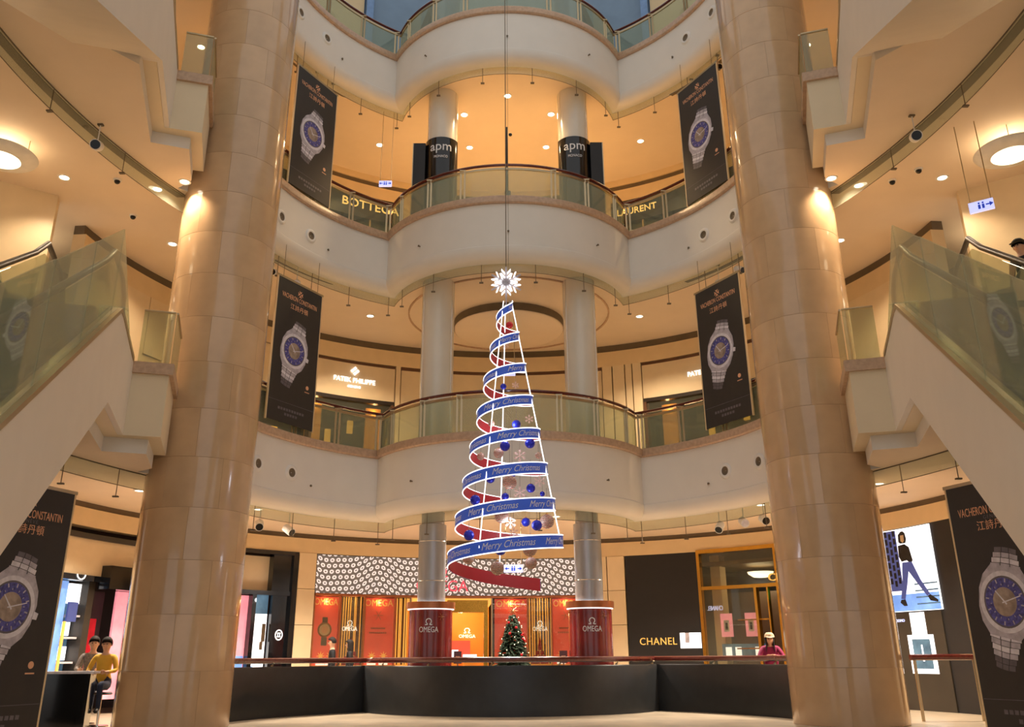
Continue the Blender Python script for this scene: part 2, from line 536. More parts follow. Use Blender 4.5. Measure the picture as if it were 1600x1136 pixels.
# dropped disc and lip ring in the ceiling behind the bay (middle gallery)
disc = struct(MB().lathe([(0, 10.12), (1.55, 10.12), (1.6, 10.16), (1.6, 10.4)], 48, (0, 24.2)).obj('ceiling_disc', 'ceiling_plaster', None, 40))
MB().lathe([(1.606, 10.17), (1.612, 10.17), (1.612, 10.39), (1.606, 10.39)], 48, (0, 24.2)).obj('gap_shade', 'vent_dark', disc, 40)  # dark band round the disc, the gap's shade put into its colour
MB().lathe([(2.86, 10.40), (2.86, 10.36), (2.90, 10.36), (2.90, 10.40)], 64, (0, 23.7)).obj('ceiling_lip', 'stone_cap', disc, 40)

# ------------------------------------------------------------------ big stone-clad columns
def stone_panel_mesh(a):
    g = R(0.09)
    mb = MB()
    n = 10
    o, i = 0.99, 0.955
    pr = [(i, 0.0015), (o - 0.002, 0.0015), (o, 0.004), (o, 0.926), (o - 0.002, 0.9285), (i, 0.9285)]
    mb.sweep([-a / 2 + g + (a - 2 * g) * q / n for q in range(n + 1)], pr, lambda p, r, z: (r * math.sin(p), -r * math.cos(p), z), True)
    me = mb.mesh('stone_panel'); me.materials.append(M['travertine'])
    me.shade_smooth(); me.set_sharp_from_angle(angle=R(35))
    return me
PAN = stone_panel_mesh(R(60))
for sd in (-1, 1):
    c = struct(MB().lathe([(0, 0), (0.962, 0), (0.962, 24.2), (0, 24.2)], 40).obj('column', 'joint', None, 30, (sd * CX_, CY_, 0)))
    for q in range(26):
        for j in range(6):
            o = link('stone_panel', PAN, c)
            o.location = (0, 0, q * 0.93)
            o.rotation_euler = (0, 0, R(60 * j + (30 if q % 2 else 0) + 12))

# ------------------------------------------------------------------ slim columns under the bay
for sd in (-1, 1):
    for k in (1, 2, 3):
        z0, z1 = FL[k], FL[k + 1] - CD
        r = 0.325 if k == 1 else 0.42
        pr = [(0, z0), (r, z0), (r, z1 - 0.30), (r - 0.05, z1 - 0.28), (r - 0.05, z1), (0, z1)] if k == 1 else [(0, z0), (r, z0), (r, z1), (0, z1)]
        c = struct(MB().lathe([(a, b - z0) for a, b in pr], 40).obj('column', 'steel_column' if k == 1 else 'pale_column', None, 30, (sd * 1.84, 21.3, z0)))
        if k == 1:
            for zz in (1.9 + 0.9, 1.9 + 1.8):
                MB().lathe([(r + 0.002, zz), (r + 0.006, zz + 0.006), (r + 0.002, zz + 0.012)], 40).obj('seam_ring', 'chrome', c, 30)
        else:
            for a in (-58, 62):
                x, y = r * math.sin(R(a)), -r * math.cos(R(a))
                MB().tube([(x, y, 0), (x, y, z1 - z0)], 0.006, 6).obj('seam_strip', 'chrome', c)

# ------------------------------------------------------------------ curved shop walls, level by level
def wall_part(w, name, p0, p1, z0, z1, d0, d1, m):
    return wbox(name, p0, p1, z0, z1, d0, d1, m, w)
# ground gallery
w1 = struct(wbox('wall_ground', -86, 86, 3.88, 4.27, -0.3, 0.0, 'wall_cream'))
wall_part(w1, 'vent_slot', -86, 86, 4.27, 4.40, -0.3, -0.06, 'vent_dark')
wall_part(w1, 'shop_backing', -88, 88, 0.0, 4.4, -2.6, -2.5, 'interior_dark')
for p0, p1 in ((-37.3, -34.15), (17.1, 20.2), (12.05, 17.05)):
    zz = [0.0, 1.02, 1.98, 2.92, 3.88]
    for a, b in zip(zz, zz[1:]):
        wall_part(w1, 'wall_panel', p0 + 0.05, p1 - 0.05, a + 0.006, b - 0.006, -0.25, 0.02, 'wall_panel')
for p0, p1 in ((-86, -79.2), (-64.9, -47.0), (47.6, 64.2), (79.2, 86)):
    wall_part(w1, 'wall_panel', p0, p1, 0, 3.88, -0.25, 0.0, 'wall_panel')
# middle gallery
w2 = struct(wbox('wall_middle', -86, 86, 9.70, 10.18, -0.3, 0.0, 'wall_cream'))
wall_part(w2, 'vent_slot', -86, 86, 10.18, 10.40, -0.3, -0.05, 'vent_dark')
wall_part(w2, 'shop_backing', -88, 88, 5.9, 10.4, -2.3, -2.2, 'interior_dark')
for p0, p1 in ((-86, -70.2), (-66, -51), (-21.6, -20.6), (-20.5, 17.6), (17.7, 19.6), (19.7, 22.0), (22.1, 23.4), (23.5, 25.2), (51, 66), (66.1, 86)):
    top = 9.60 if p0 == -20.5 else 9.70
    wall_part(w2, 'wall_panel', p0 + 0.06, p1 - 0.06, 5.9, top, -0.25, 0.0 if p0 != -20.5 else -0.06, 'wall_panel')
wall_part(w2, 'reveal_trim', -20.5, 17.6, 9.60, 9.70, -0.2, -0.04, 'brown_trim')
wall_part(w2, 'access_door', -70.1, -66.1, 5.9, 8.2, -0.2, -0.04, 'wall_cream')
wall_part(w2, 'wall_panel', -70.1, -66.1, 8.22, 9.70, -0.25, 0.0, 'wall_panel')
# upper gallery
w3 = struct(wbox('wall_upper', -86, 86, 15.42, 15.86, -0.3, 0.0, 'wall_cream'))
wall_part(w3, 'vent_slot', -86, 86, 15.86, 16.04, -0.3, -0.06, 'vent_dark')
wall_part(w3, 'wall_head', -86, 86, 16.04, 16.25, -0.3, 0.0, 'wall_cream')
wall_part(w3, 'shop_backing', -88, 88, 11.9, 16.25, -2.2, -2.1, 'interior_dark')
for p0, p1 in ((-86, -52), (-21.9, 21.0), (52, 86)):
    wall_part(w3, 'wall_panel', p0, p1, 11.9, 15.42, -0.25, 0.0, 'wall_panel')
# top level: blue-grey panels and a long recess
w4 = struct(wbox('wall_top', -86, 86, 17.75, 25.6, -0.3, -0.1, 'wall_grey'))
for p0, p1 in ((-26, -12), (12, 26)):
    wall_part(w4, 'recess', p0, p1, 19.6, 20.1, -0.1, -0.04, 'stone_cap')
for p0 in (-60, -52, -44, -36, 36, 44, 52, 60):
    wall_part(w4, 'wall_panel', p0 - 3.9, p0 + 3.9, 17.8, 25.5, -0.1, 0.0, 'wall_cream')
for p0 in (-31, 31):
    wall_part(w4, 'wall_post', p0 - 0.8, p0 + 0.8, 17.8, 25.5, -0.1, 0.12, 'steel_blue')
for sd in (-1, 1):
    t = struct(MB().lathe([(0, 0), (0.42, 0), (0.42, 5.85), (0, 5.85)], 32).obj('column', 'steel_blue', None, 30, (sd * 1.84, 21.3, 17.75)))
    # raking steel struts of the roof behind the top balcony
    for x0 in (3.0, 3.7):
        a, b = Vector((sd * x0, 25.2, 19.2)), Vector((sd * (x0 - 1.2), 25.6, 23.6))
        o = MB().tube([a, b], 0.16, 4).obj('beam', 'steel_blue' if x0 < 3.5 else 'black_matt')
        struct(o)

# side walls that carry the galleries on towards the viewer
for sd, nm in ((-1, 'left'), (1, 'right')):
    a, b = (sd * 9.6, 16.3), (sd * 12.4, 14.6)
    w = struct(MB().prism([(sd * 12.4, 14.6), (sd * 12.4, 3.0), (sd * 12.6, 3.0), (sd * 12.6, 14.8)], 5.9, 9.5).obj('wall_' + nm, 'wall_cream'))
    MB().prism([(sd * 12.38, 14.6), (sd * 12.38, 3.0), (sd * 12.6, 3.0), (sd * 12.6, 14.8)], 9.5, 10.4).obj('bulkhead', 'wall_grey', w)
    MB().prism([(sd * 9.58, 16.5), (sd * 12.38, 14.6), (sd * 12.6, 14.8), (sd * 9.7, 16.8)], 5.9, 10.4).obj('splay_panel', 'wall_panel', w)
    MB().prism([(sd * 9.58, 16.5), (sd * 12.38, 14.6), (sd * 12.38, 3.0), (sd * 12.6, 3.0), (sd * 12.6, 14.8), (sd * 9.7, 16.8)], 0.0, 4.4).obj('lower_panel', 'wall_panel', w)
    MB().prism([(sd * 9.58, 16.5), (sd * 12.38, 14.6), (sd * 12.38, 3.0), (sd * 12.6, 3.0), (sd * 12.6, 14.8), (sd * 9.7, 16.8)], 11.9, 16.25).obj('upper_panel', 'wall_panel', w)

# low glass screens on the escalator landings beside the columns
for k, lv in ((2, 'lower'), (3, 'upper')):
    for sd, nm in ((-1, 'left'), (1, 'right')):
        z = FL[k] + 0.04
        t = thing('landing_screen', f'low glass screen on the {lv} landing beside the {nm} stone column', 'glass screen')
        for (s0, l0), (s1, l1) in (((-0.02, -0.05), (-0.02, -0.57)), ((-0.04, -0.60), (-1.36, -0.60))):
            dx, dl = (0.012, 0) if s0 == s1 else (0, 0.012)
            MB().prism([ep(sd, s0, l0, 0)[:2], ep(sd, s1, l1, 0)[:2], ep(sd, s1 - dx, l1 + dl, 0)[:2], ep(sd, s0 - dx, l0 + dl, 0)[:2]], z, z + 0.95).obj('glass_pane', 'glass_clear', t)
            MB().tube([ep(sd, s0, l0, z + 0.97), ep(sd, s1, l1, z + 0.97)], 0.022, 8).obj('top_rail', 'champagne', t)

# ------------------------------------------------------------------ balustrades on the balconies
LV = {2: 'lower', 3: 'upper', 4: 'topmost'}
def balustrade(k, seg, t):
    z = FL[k] + 0.04
    off = 0.13
    if seg == 'bay':
        pts = bay_arc(off, 48); cuts = [0, 5, 13, 20, 28, 35, 43, 48]; cuts = [0, 4, 11, 17, 31, 37, 44, 48]
    else:
        pts = side_arc(off, 40, 17.4); cuts = [0, 10, 20, 30, 39]
        if seg == 'right': pts = [(-x, y) for x, y in pts]
    H = 0.98
    MB().tube([(x, y, z + H) for x, y in pts], 0.038, 8).obj('handrail', 'mahogany', t, 40)
    def off_pts(d):
        return [(x, y) for x, y in pts]
    def normal(i):
        a = Vector(pts[max(0, i - 1)]); b = Vector(pts[min(len(pts) - 1, i + 1)])
        d = (b - a).normalized(); return Vector((-d.y, d.x))
    def band(i0, i1, z0, z1, th):
        mb = MB()
        mb.sweep(range(i0, i1 + 1), [(-th, z0), (th, z0), (th, z1), (-th, z1)],
                 lambda i, a, b: (pts[i][0] + normal(i).x * a, pts[i][1] + normal(i).y * a, b), True)
        return mb
    band(0, len(pts) - 1, z + 0.84, z + 0.90, 0.022).obj('top_channel', 'champagne', t, 40)
    band(0, len(pts) - 1, z, z + 0.05, 0.03).obj('base_channel', 'champagne', t, 40)
    for c0, c1 in zip(cuts, cuts[1:]):
        band(c0, c1, z + 0.05, z + 0.84, 0.006).obj('glass_panel', 'glass_green' if seg == 'bay' else 'glass_clear', t, 40)
    for c in cuts[1:-1] if seg == 'bay' else cuts[1:]:
        x, y = pts[c]; n = normal(c)
        mb = MB()
        for s_ in (-0.055, 0.055):
            dx, dy = n.y * s_, -n.x * s_
            mb2 = MB().box(x + dx - 0.022, x + dx + 0.022, y + dy - 0.022, y + dy + 0.022, z, z + 0.93)
            mb2.obj('post', 'champagne', t)
        MB().box(x - 0.08, x + 0.08, y - 0.03, y + 0.03, z + 0.915, z + 0.945).obj('bracket', 'champagne', t)
    return t
for k in (2, 3, 4):
    t = thing('balustrade', f'curved glass balustrade with wooden handrail along the {LV[k]} balcony', 'railing')
    for seg in ('bay', 'left', 'right'):
        balustrade(k, seg, t)

# ------------------------------------------------------------------ hanging glass smoke curtains under the slab edges
def curtain(pts, zc, h, label, every, drop=0.55, panes=4, t=None):
    t = t or thing('smoke_curtain', label, 'glass curtain')
    n = len(pts)
    cuts = [round(i * (n - 1) / panes) for i in range(panes + 1)]
    for a, b in zip(cuts, cuts[1:]):
        mb = MB()
        mb.sweep(range(a, b + 1), [(0, zc - h), (0.008, zc - h), (0.008, zc), (0, zc)], lambda i, p, q: (pts[i][0] * (1 + p / 20), pts[i][1] + p * 0.5, q), True)
        mb.obj('glass_pane', 'glass_curtain', t, 40)
    MB().tube([(x, y, zc - 0.005) for x, y in pts], 0.014, 6).obj('top_track', 'vent_dark', t, 40)
    MB().tube([(x, y, zc - h) for x, y in pts], 0.007, 5).obj('lower_edge', 'vent_dark', t, 40)
    for i in range(every // 2, n, every):
        x, y = pts[i]
        r = MB().tube([(x, y, zc), (x, y, zc - drop)], 0.008, 6).obj('drop_rod', 'vent_dark', t)
        MB().box(x - 0.05, x + 0.05, y - 0.03, y + 0.03, zc - drop - 0.025, zc - drop).obj('rod_foot', 'vent_dark', r)
    return t
NM = {2: 'ground', 3: 'middle', 4: 'upper'}
for k in (2, 3, 4):
    zc = FL[k] - CD + 0.0
    t = curtain(bay_arc(0.34, 48), zc, 0.38, f'curved glass smoke curtain following the balcony edge in the {NM[k]} gallery ceiling', 8, 0.62, 6)
    l = side_arc(0.34, 32, 17.6)
    curtain(l, zc, 0.38, '', 7, 0.66, 4, t)
    curtain([(-x, y) for x, y in l], zc, 0.38, '', 7, 0.66, 4, t)
for sd, nm in ((-1, 'left'), (1, 'right')):
    arc = [(sd * (14.05 * math.cos(R(a)) - 6.12), 11.2 + 14.05 * math.sin(R(a))) for a in [(-6 + 28.5 * i / 30) for i in range(31)]]
    t = curtain(arc, FL[3] - CD, 0.42, f'long glass smoke curtain sweeping over the {nm} escalator in the middle gallery ceiling', 9, 0.45, 7)
    MB().sweep(range(31), [(0.05, 10.385), (0.22, 10.385), (0.22, 10.40), (0.05, 10.40)], lambda i, p, q: (arc[i][0] + sd * p, arc[i][1], q), True).obj('slot', 'vent_dark', t, 40)
for sd, nm in ((-1, 'left'), (1, 'right')):
    arc = [(sd * (14.05 * math.cos(R(a)) - 6.12), 11.2 + 14.05 * math.sin(R(a))) for a in [(6 + 18 * i / 20) for i in range(21)]]
    curtain(arc, FL[2] - CD, 0.30, f'short glass smoke curtain beside the {nm} stone column in the ground gallery ceiling', 6, 0.5, 4)

# ------------------------------------------------------------------ ground-floor parapet and wooden rail around the void
par = struct(MB().obj('wall_parapet', 'parapet_stone'))
def seg_sweep(name, seg, prof, m, parent):
    def fn(i, a, b):
        if seg == 'bay': p = bay_arc(a)[i]
        else:
            p = side_arc(a)[i]
            if seg == 'right': p = (-p[0], p[1])
        return (p[0], p[1], b)
    return MB().sweep(range(41 if seg == 'bay' else 21), prof, fn, True).obj(name, m, parent, 40)
for seg in ('left', 'bay', 'right'):
    seg_sweep('parapet', seg, [(-0.16, 0.0), (0.0, 0.0), (0.0, 0.94), (-0.02, 0.97), (-0.14, 0.97), (-0.16, 0.94)], 'parapet_stone', par)
rail = thing('wooden_rail', 'long dark red wooden handrail along the ground-floor parapet', 'railing')
path = side_arc(-0.08) + bay_arc(-0.08)[1:-1] + mir(side_arc(-0.08))
MB().tube([(x, y, 1.085) for x, y in path], 0.055, 8).obj('handrail', 'mahogany', rail, 40)
for i in range(3, len(path), 7):
    x, y = path[i]
    MB().tube([(x, y, 0.97), (x + 0.02, y, 1.0), (x + 0.05, y, 1.03), (x, y, 1.06)], [0.03, 0.02, 0.016, 0.02], 6).obj('bracket', 'champagne', rail, 40)
rail2 = thing('wooden_rail', 'short wooden handrail end beside the right stone column in front of the lit screen', 'railing')
MB().tube([(7.42, 17.4, 1.09), (8.1, 17.45, 1.09), (8.8, 17.4, 1.09)], 0.055, 8).obj('handrail', 'mahogany', rail2, 40)
for x in (7.5, 8.6):
    MB().tube([(x, 17.42, 0.0), (x, 17.42, 1.04)], 0.03, 8).obj('post', 'champagne', rail2, 40)
# ================================================================== ESCALATORS falling towards the viewer
SL = 0.58
def escalator(k, sd):
    z = FL[k]
    sn = 'left' if sd < 0 else 'right'
    lv = {2: 'lower', 3: 'upper'}[k]
    t = thing('escalator', f'{lv} escalator on the {sn} with pale clad side and glass balustrade', 'escalator')
    SE = 2.0 + (z - FL[k - 1]) / SL if False else 11.4
    def P(s, rel, l):
        return ep(sd, s, l, z + rel)
    def side(name, l0, l1, prof, m, smooth=None):
        mb = MB()
        mb.prism([(a, b) for a, b in prof], l0, l1, fn=lambda a, b, l: P(a, b, l))
        return mb.obj(name, m, t, smooth)
    dz = lambda s: -SL * (s - 2.2)
    e = SE
    # clad sides
    clad = [(0.0, 0.0), (0.0, -1.25), (2.1, -1.25), (e, -1.25 - SL * (e - 2.1)), (e, 0.12 + dz(e)), (2.2, 0.12), (1.9, 0.14)]
    side('side_cladding', 0.0, 0.09, clad, 'clad_paint')
    side('side_cladding', 1.22, 1.30, clad, 'clad_paint')
    # underside of the truss
    und = [(2.04, -1.25), (2.12, -1.26), (e, -1.25 - SL * (e - 2.1)), (e, -1.15 - SL * (e - 2.1)), (2.04, -1.12)]
    side('truss_underside', 0.08, 1.23, und, 'clad_paint')
    # stepped tread band
    tr = [(2.4, -0.30)]
    n = 22
    for i in range(n):
        s0 = 2.4 + i * 0.40
        tr += [(s0, -0.05 - i * 0.232), (s0 + 0.40, -0.05 - i * 0.232)]
    tr += [(2.4 + n * 0.4, -0.5 - n * 0.232)]
    side('tread_band', 0.25, 1.06, tr, 'rubber')
    # metal deck strips along the top of the cladding
    dk = [(0.1, 0.02), (1.9, 0.14), (2.2, 0.12), (e, 0.12 + dz(e)), (e, 0.19 + dz(e)), (2.2, 0.19), (1.9, 0.21), (0.1, 0.09)]
    side('deck_strip', -0.015, 0.16, dk, 'champagne')
    side('deck_strip', 1.14, 1.32, dk, 'champagne')
    # tall glass screen beside the steps (inner side), pane by pane
    ss = [2.75, 4.6, 6.5, 8.4, 10.4]
    g0 = [(0.15, 0.10), (1.9, 0.21), (2.2, 0.19), (2.75, 0.19 + dz(2.75)), (2.75, 1.55 + dz(2.75))]
    side('glass_pane', 0.045, 0.06, g0, 'glass_green')
    for a, b in zip(ss, ss[1:]):
        side('glass_pane', 0.045, 0.06, [(a + 0.01, 0.19 + dz(a)), (b - 0.01, 0.19 + dz(b)), (b - 0.01, 1.55 + dz(b)), (a + 0.01, 1.55 + dz(a))], 'glass_green')
    # balustrades with rubber handrails
    for l, nm in ((0.18, 'inner'), (1.10, 'outer')):
        side('balustrade_glass', l, l + 0.012, [(0.9, 0.12), (2.1, 0.1), (e, 0.15 + dz(e)), (e, 0.95 + dz(e)), (2.5, 0.98 + dz(2.5)), (1.5, 0.95), (0.95, 0.6)], 'glass_clear')
        path = [(0.95, 0.30), (0.78, 0.55), (0.95, 0.86), (1.35, 1.0), (2.4, 1.02)] + [(a, 1.06 + dz(a)) for a in (3.0, 4, 6, 8, 10, e)]
        MB().tube([P(a, b, l + 0.006) for a, b in path], 0.042, 8).obj('handrail', 'rubber', t, 50)
        sk = [(0.9, 0.02), (2.1, 0.02), (e, 0.0 + dz(e)), (e, 0.2 + dz(e)), (2.1, 0.22), (0.9, 0.2)]
        side('skirt_panel', l - 0.02, l + 0.03, sk, 'black_matt')
    return t
for k in (2, 3):
    for sd in (-1, 1):
        escalator(k, sd)
# ================================================================== CEILING LIGHTS AND FITTINGS
def downlight_meshes():
    a = MB().lathe([(0.085, 0.0), (0.10, -0.012), (0.125, -0.012), (0.13, 0.0)], 20).mesh('trim_ring')
    a.materials.append(M['white_plastic'])
    b = MB().lathe([(0, -0.004), (0.088, -0.004)], 20).mesh('diffuser')
    b.materials.append(M['lamp_on'])
    return a, b
DL = downlight_meshes()
def downlight(x, y, k, label, power=1.0, light=True):
    z = FL[k + 1] - CD
    t = thing('downlight', label, 'ceiling light', (x, y, z), 0, f'downlights of the {["", "ground", "middle", "upper"][k]} gallery')
    link('trim_ring', DL[0], t); link('diffuser', DL[1], t)
    if light:
        lamp('downlight_beam', 'SPOT', (0, 0, -0.05), POWER[k] * power, WARM[k], 0.09, (0, 0, 0), t, R(125), 0.6)
    return t
for x, y, l in [(0.0, 21.27, 'frontmost downlight above the middle of the upper balcony bay'),
                (-1.29, 22.19, 'upper-bay downlight just right of the left slim column, front of its pair'),
                (1.29, 22.19, 'upper-bay downlight just left of the right slim column, front of its pair'),
                (-1.21, 23.98, 'rear upper-bay downlight beside the left black shop collar'),
                (1.21, 23.98, 'rear upper-bay downlight beside the right black shop collar'),
                (-4.03, 23.8, 'upper gallery downlight above the hanging restroom sign'),
                (4.15, 23.66, 'upper gallery downlight right of the bay above the dark shop sign'),
                (-8.07, 19.05, 'upper gallery downlight seen left of the left stone column'),
                (7.92, 19.11, 'upper gallery downlight seen right of the right stone column')]:
    downlight(x, y, 3, l)
for x, y, l, p in [(-4.0, 23.6, 'middle gallery downlight left of the bay between banner and slim column', 1),
                (3.8, 23.75, 'middle gallery downlight right of the bay between slim column and banner', 1),
                (-9.1, 15.75, 'middle gallery downlight far left near the glowing dish lamp', .25),
                (9.0, 15.95, 'middle gallery downlight far right near the hanging exit sign', .25),
                (-8.0, 18.85, 'middle gallery downlight just left of the left stone column', .4),
                (7.9, 18.85, 'middle gallery downlight just right of the right stone column', .4),
                (-6.70, 15.95, 'small downlight touching the left stone column, inner of the pair', .35),
                (-7.38, 16.25, 'small downlight by the left stone column, outer of the pair', .35),
                (6.70, 15.95, 'small downlight touching the right stone column, inner of the pair', .35),
                (7.38, 16.25, 'small downlight by the right stone column, outer of the pair', .35)]:
    downlight(x, y, 2, l, p)
for x, y, l in [(-5.88, 20.64, 'ground gallery downlight beside the left stone column above the black portal'),
                (-3.95, 22.4, 'ground gallery downlight above the ring-patterned sign, left of the bay'),
                (3.85, 22.2, 'ground gallery downlight above the black boutique wall'),
                (5.8, 20.4, 'ground gallery downlight beside the right stone column above the gold-framed shop'),
                (-7.65, 18.14, 'ground gallery downlight left of the left stone column'),
                (7.5, 17.8, 'ground gallery downlight right of the right stone column'),
                (0.05, 22.3, 'ground gallery downlight under the bay seen through the ribbon tree'),
                (1.15, 22.0, 'ground gallery downlight under the bay right of the ribbon tree'),
                (-1.0, 22.0, 'ground gallery downlight under the bay left of the ribbon tree')]:
    downlight(x, y, 1, l, 1.0 if abs(x) > 2 else .6)

# glowing dish lamps under the middle gallery ceiling
def dish_lamp(x, y, z, label, r=0.62):
    t = thing('dish_lamp', label, 'ceiling light', (x, y, z), 0, 'glowing dish lamps')
    MB().lathe([(r * 0.55, -0.10), (r * 0.62, -0.11), (r, -0.03), (r + 0.02, 0.0), (r, 0.02), (r * 0.6, -0.07)], 40).obj('rim', 'white_plastic', t, 40)
    MB().lathe([(0, -0.15), (r * 0.3, -0.145), (r * 0.58, -0.10)], 40).obj('bowl', 'lamp_soft', t, 60)
    for a in (0, 120, 240):
        MB().tube([(r * 0.8 * math.cos(R(a)), r * 0.8 * math.sin(R(a)), 0), (r * 0.8 * math.cos(R(a)), r * 0.8 * math.sin(R(a)), 0.3)], 0.008, 6).obj('hanger_rod', 'champagne', t)
    lamp('dish_uplight', 'POINT', (0, 0, 0.12), 10, WARM[2], 0.25, (0, 0, 0), t)
    lamp('dish_downlight', 'SPOT', (0, 0, -0.2), 130, WARM[2], 0.3, (0, 0, 0), t, R(130), 0.7)
dish_lamp(-9.6, 14.4, 10.1, 'glowing dish lamp hanging at the far left of the middle gallery ceiling')
dish_lamp(9.55, 14.45, 10.1, 'glowing dish lamp hanging at the far right of the middle gallery ceiling')
dish_lamp(-11.3, 18.2, 9.5, 'second dish lamp seen through the glass of the left escalator')
dish_lamp(11.3, 18.2, 9.7, 'second dish lamp seen through the glass of the right escalator')

# adjustable spotlights
def spotlight(x, y, z, zc, aim, label, body='white_plastic', lens='lens_black', r=0.075):
    if y > 18:
        x, y = C0[0] + (x - C0[0]) * 1.035, C0[1] + (y - C0[1]) * 1.035
    t = thing('spotlight', label, 'spotlight', (x, y, z), 0, 'adjustable ceiling spotlights')
    d = Vector(aim).normalized()
    a = -d * 0.13; b = d * 0.13
    MB().tube([a, a * 0.9, b * 0.9, b], [r * 0.8, r, r, r * 1.02], 16).obj('housing', body, t, 40)
    MB().tube([b * 0.93, b * 1.02], r * 0.86, 16).obj('lens', lens, t, 40)
    MB().tube([(0, 0, 0), (0, 0, zc - z)], 0.012, 6).obj('stem', 'white_plastic', t)
    MB().box(-0.05, 0.05, -0.03, 0.03, zc - z - 0.03, zc - z).obj('mount', 'vent_dark', t)
C2 = FL[3] - CD; C3 = FL[4] - CD; C1 = FL[2] - CD
spotlight(-7.52, 13.85, 9.95, C2, (0.25, -1, -0.45), 'white spotlight hanging at the left smoke curtain above the left escalator', r=0.10)
spotlight(7.4, 13.7, 9.95, C2, (-0.35, -1, -0.45), 'white spotlight hanging at the right smoke curtain above the right escalator', r=0.10)
spotlight(-5.5, 19.3, 9.9, C2, (0.1, -1, -0.4), 'black-faced spotlight above the left lower banner, nearer the column', r=0.085)
spotlight(-5.1, 19.95, 9.9, C2, (0.1, -1, -0.5), 'silver-faced spotlight above the left lower banner, nearer the bay', lens='silver_light', r=0.085)
spotlight(5.1, 20.08, 9.9, C2, (0, -1, -0.5), 'silver-faced spotlight above the right lower banner, nearer the bay', lens='silver_light', r=0.085)
spotlight(5.4, 19.3, 9.9, C2, (0.4, -0.8, -0.5), 'black-faced spotlight above the right lower banner, nearer the column', r=0.085)
spotlight(4.96, 20.4, 15.85, C3, (0, -1, -0.5), 'black-faced spotlight above the right upper banner, nearer the bay', r=0.085)
spotlight(5.44, 19.4, 15.85, C3, (0, -1, -0.5), 'black-faced spotlight above the right upper banner, nearer the column', r=0.085)
spotlight(-4.72, 20.5, 15.85, C3, (0, -1, -0.5), 'black-faced spotlight above the left upper banner, nearer the bay', r=0.085)
spotlight(-5.05, 20.0, 15.85, C3, (0.1, -1, -0.5), 'amber-faced spotlight above the left upper banner, nearer the column', lens='copper_band', r=0.085)
spotlight(-5.39, 19.7, 3.92, C1, (0.3, -0.9, -0.5), 'spotlight under the lower balcony left side, nearer the left column', r=0.095)
spotlight(-4.95, 20.5, 3.92, C1, (0.7, -0.4, -0.5), 'spotlight under the lower balcony left side, tilted towards the bay', r=0.095)
spotlight(4.67, 20.4, 3.92, C1, (-0.4, -0.7, -0.6), 'tilted spotlight under the lower balcony right side, nearest the bay', r=0.095)
spotlight(5.07, 19.85, 3.95, C1, (0, -1, -0.4), 'silver-faced spotlight under the lower balcony right side, middle of three', lens='silver_light', r=0.095)
spotlight(5.42, 19.5, 3.95, C1, (0.05, -1, -0.4), 'black-faced spotlight under the lower balcony right side, nearest the column', r=0.095)

# dark linear air slots beside the smoke curtains
for k, nm in ((2, 'ground'), (3, 'middle'), (4, 'upper')):
    for sd, sn in ((-1, 'left'), (1, 'right')):
        pts = [(sd * -x, y) for x, y in side_arc(0.80, 20, 18.2)[:13]]
        z = FL[k] - CD
        tag(MB().sweep(range(13), [(-0.05, z - 0.012), (0.05, z - 0.012), (0.05, z), (-0.05, z)], lambda i, a, b: (pts[i][0] + a, pts[i][1] + a * 0.6, b), True).obj('air_slot', 'vent_dark'),
            f'narrow dark air slot in the {nm} gallery ceiling, {sn} side', 'air vent', 'ceiling air slots')

# round white air nozzles in the fascias
NZ = (MB().lathe([(0.10, -0.03), (0.12, -0.045), (0.17, -0.03), (0.185, 0.0), (0.20, 0.004)], 28), MB().lathe([(0, 0.0), (0.06, -0.01), (0.105, -0.032)], 28))
nz_a = NZ[0].mesh('nozzle_ring'); nz_a.materials.append(M['white_plastic']); nz_a.shade_smooth()
nz_b = NZ[1].mesh('nozzle_core'); nz_b.materials.append(M['vent_dark'])
def nozzle(phi, z, label):
    x, y = C0[0] + R0 * math.sin(R(phi)), C0[1] + R0 * math.cos(R(phi))
    t = thing('air_nozzle', label, 'air nozzle', (x, y, z), 0, 'round air nozzles in the balcony fascias')
    t.rotation_euler = (R(90), 0, R(-phi) + PI)
    t.rotation_euler = (R(-90), 0, R(-phi))
    link('nozzle_ring', nz_a, t); link('nozzle_core', nz_b, t)
for z, nm in ((5.06, 'lower'), (11.0, 'upper'), (17.0, 'topmost')):
    for ph, w in ((-59, 'left side, nearer the bay'), (-70.3, 'left side, nearer the column'), (58.3, 'right side, nearer the bay'), (69.5, 'right side, nearer the column')):
        nozzle(ph, z, f'round white air nozzle in the {nm} balcony fascia, {w}')

# small sidewall sprinklers dotted along the fascias
sp = MB().tube([(0, 0, 0), (0, -0.05, 0)], 0.016, 8)
sp.tube([(0, -0.05, 0), (0, -0.06, 0)], 0.028, 8)
sp_me = sp.mesh('sprinkler'); sp_me.materials.append(M['vent_dark'])
for k, nm in ((2, 'lower'), (3, 'upper'), (4, 'topmost')):
    z = FL[k] - 0.95
    for i, w in ((8, 'left of the bay centre'), (20, 'at the bay centre'), (32, 'right of the bay centre')):
        x, y = bay_arc(0)[i]
        o = link('sprinkler', sp_me); o.location = (x, y, z); o.rotation_euler = (0, 0, math.atan2(x, CB[1] - y))
        tag(o, f'tiny dark sprinkler head on the {nm} bay fascia, {w}', 'sprinkler', 'fascia sprinklers')
    for sd, w in ((-1, 'left'), (1, 'right')):
        x, y = side_arc(0)[13]
        o = link('sprinkler', sp_me); o.location = (sd * -x, y, z - 0.1)
        tag(o, f'tiny dark sprinkler head on the {nm} balcony fascia, {w} of the bay', 'sprinkler', 'fascia sprinklers')

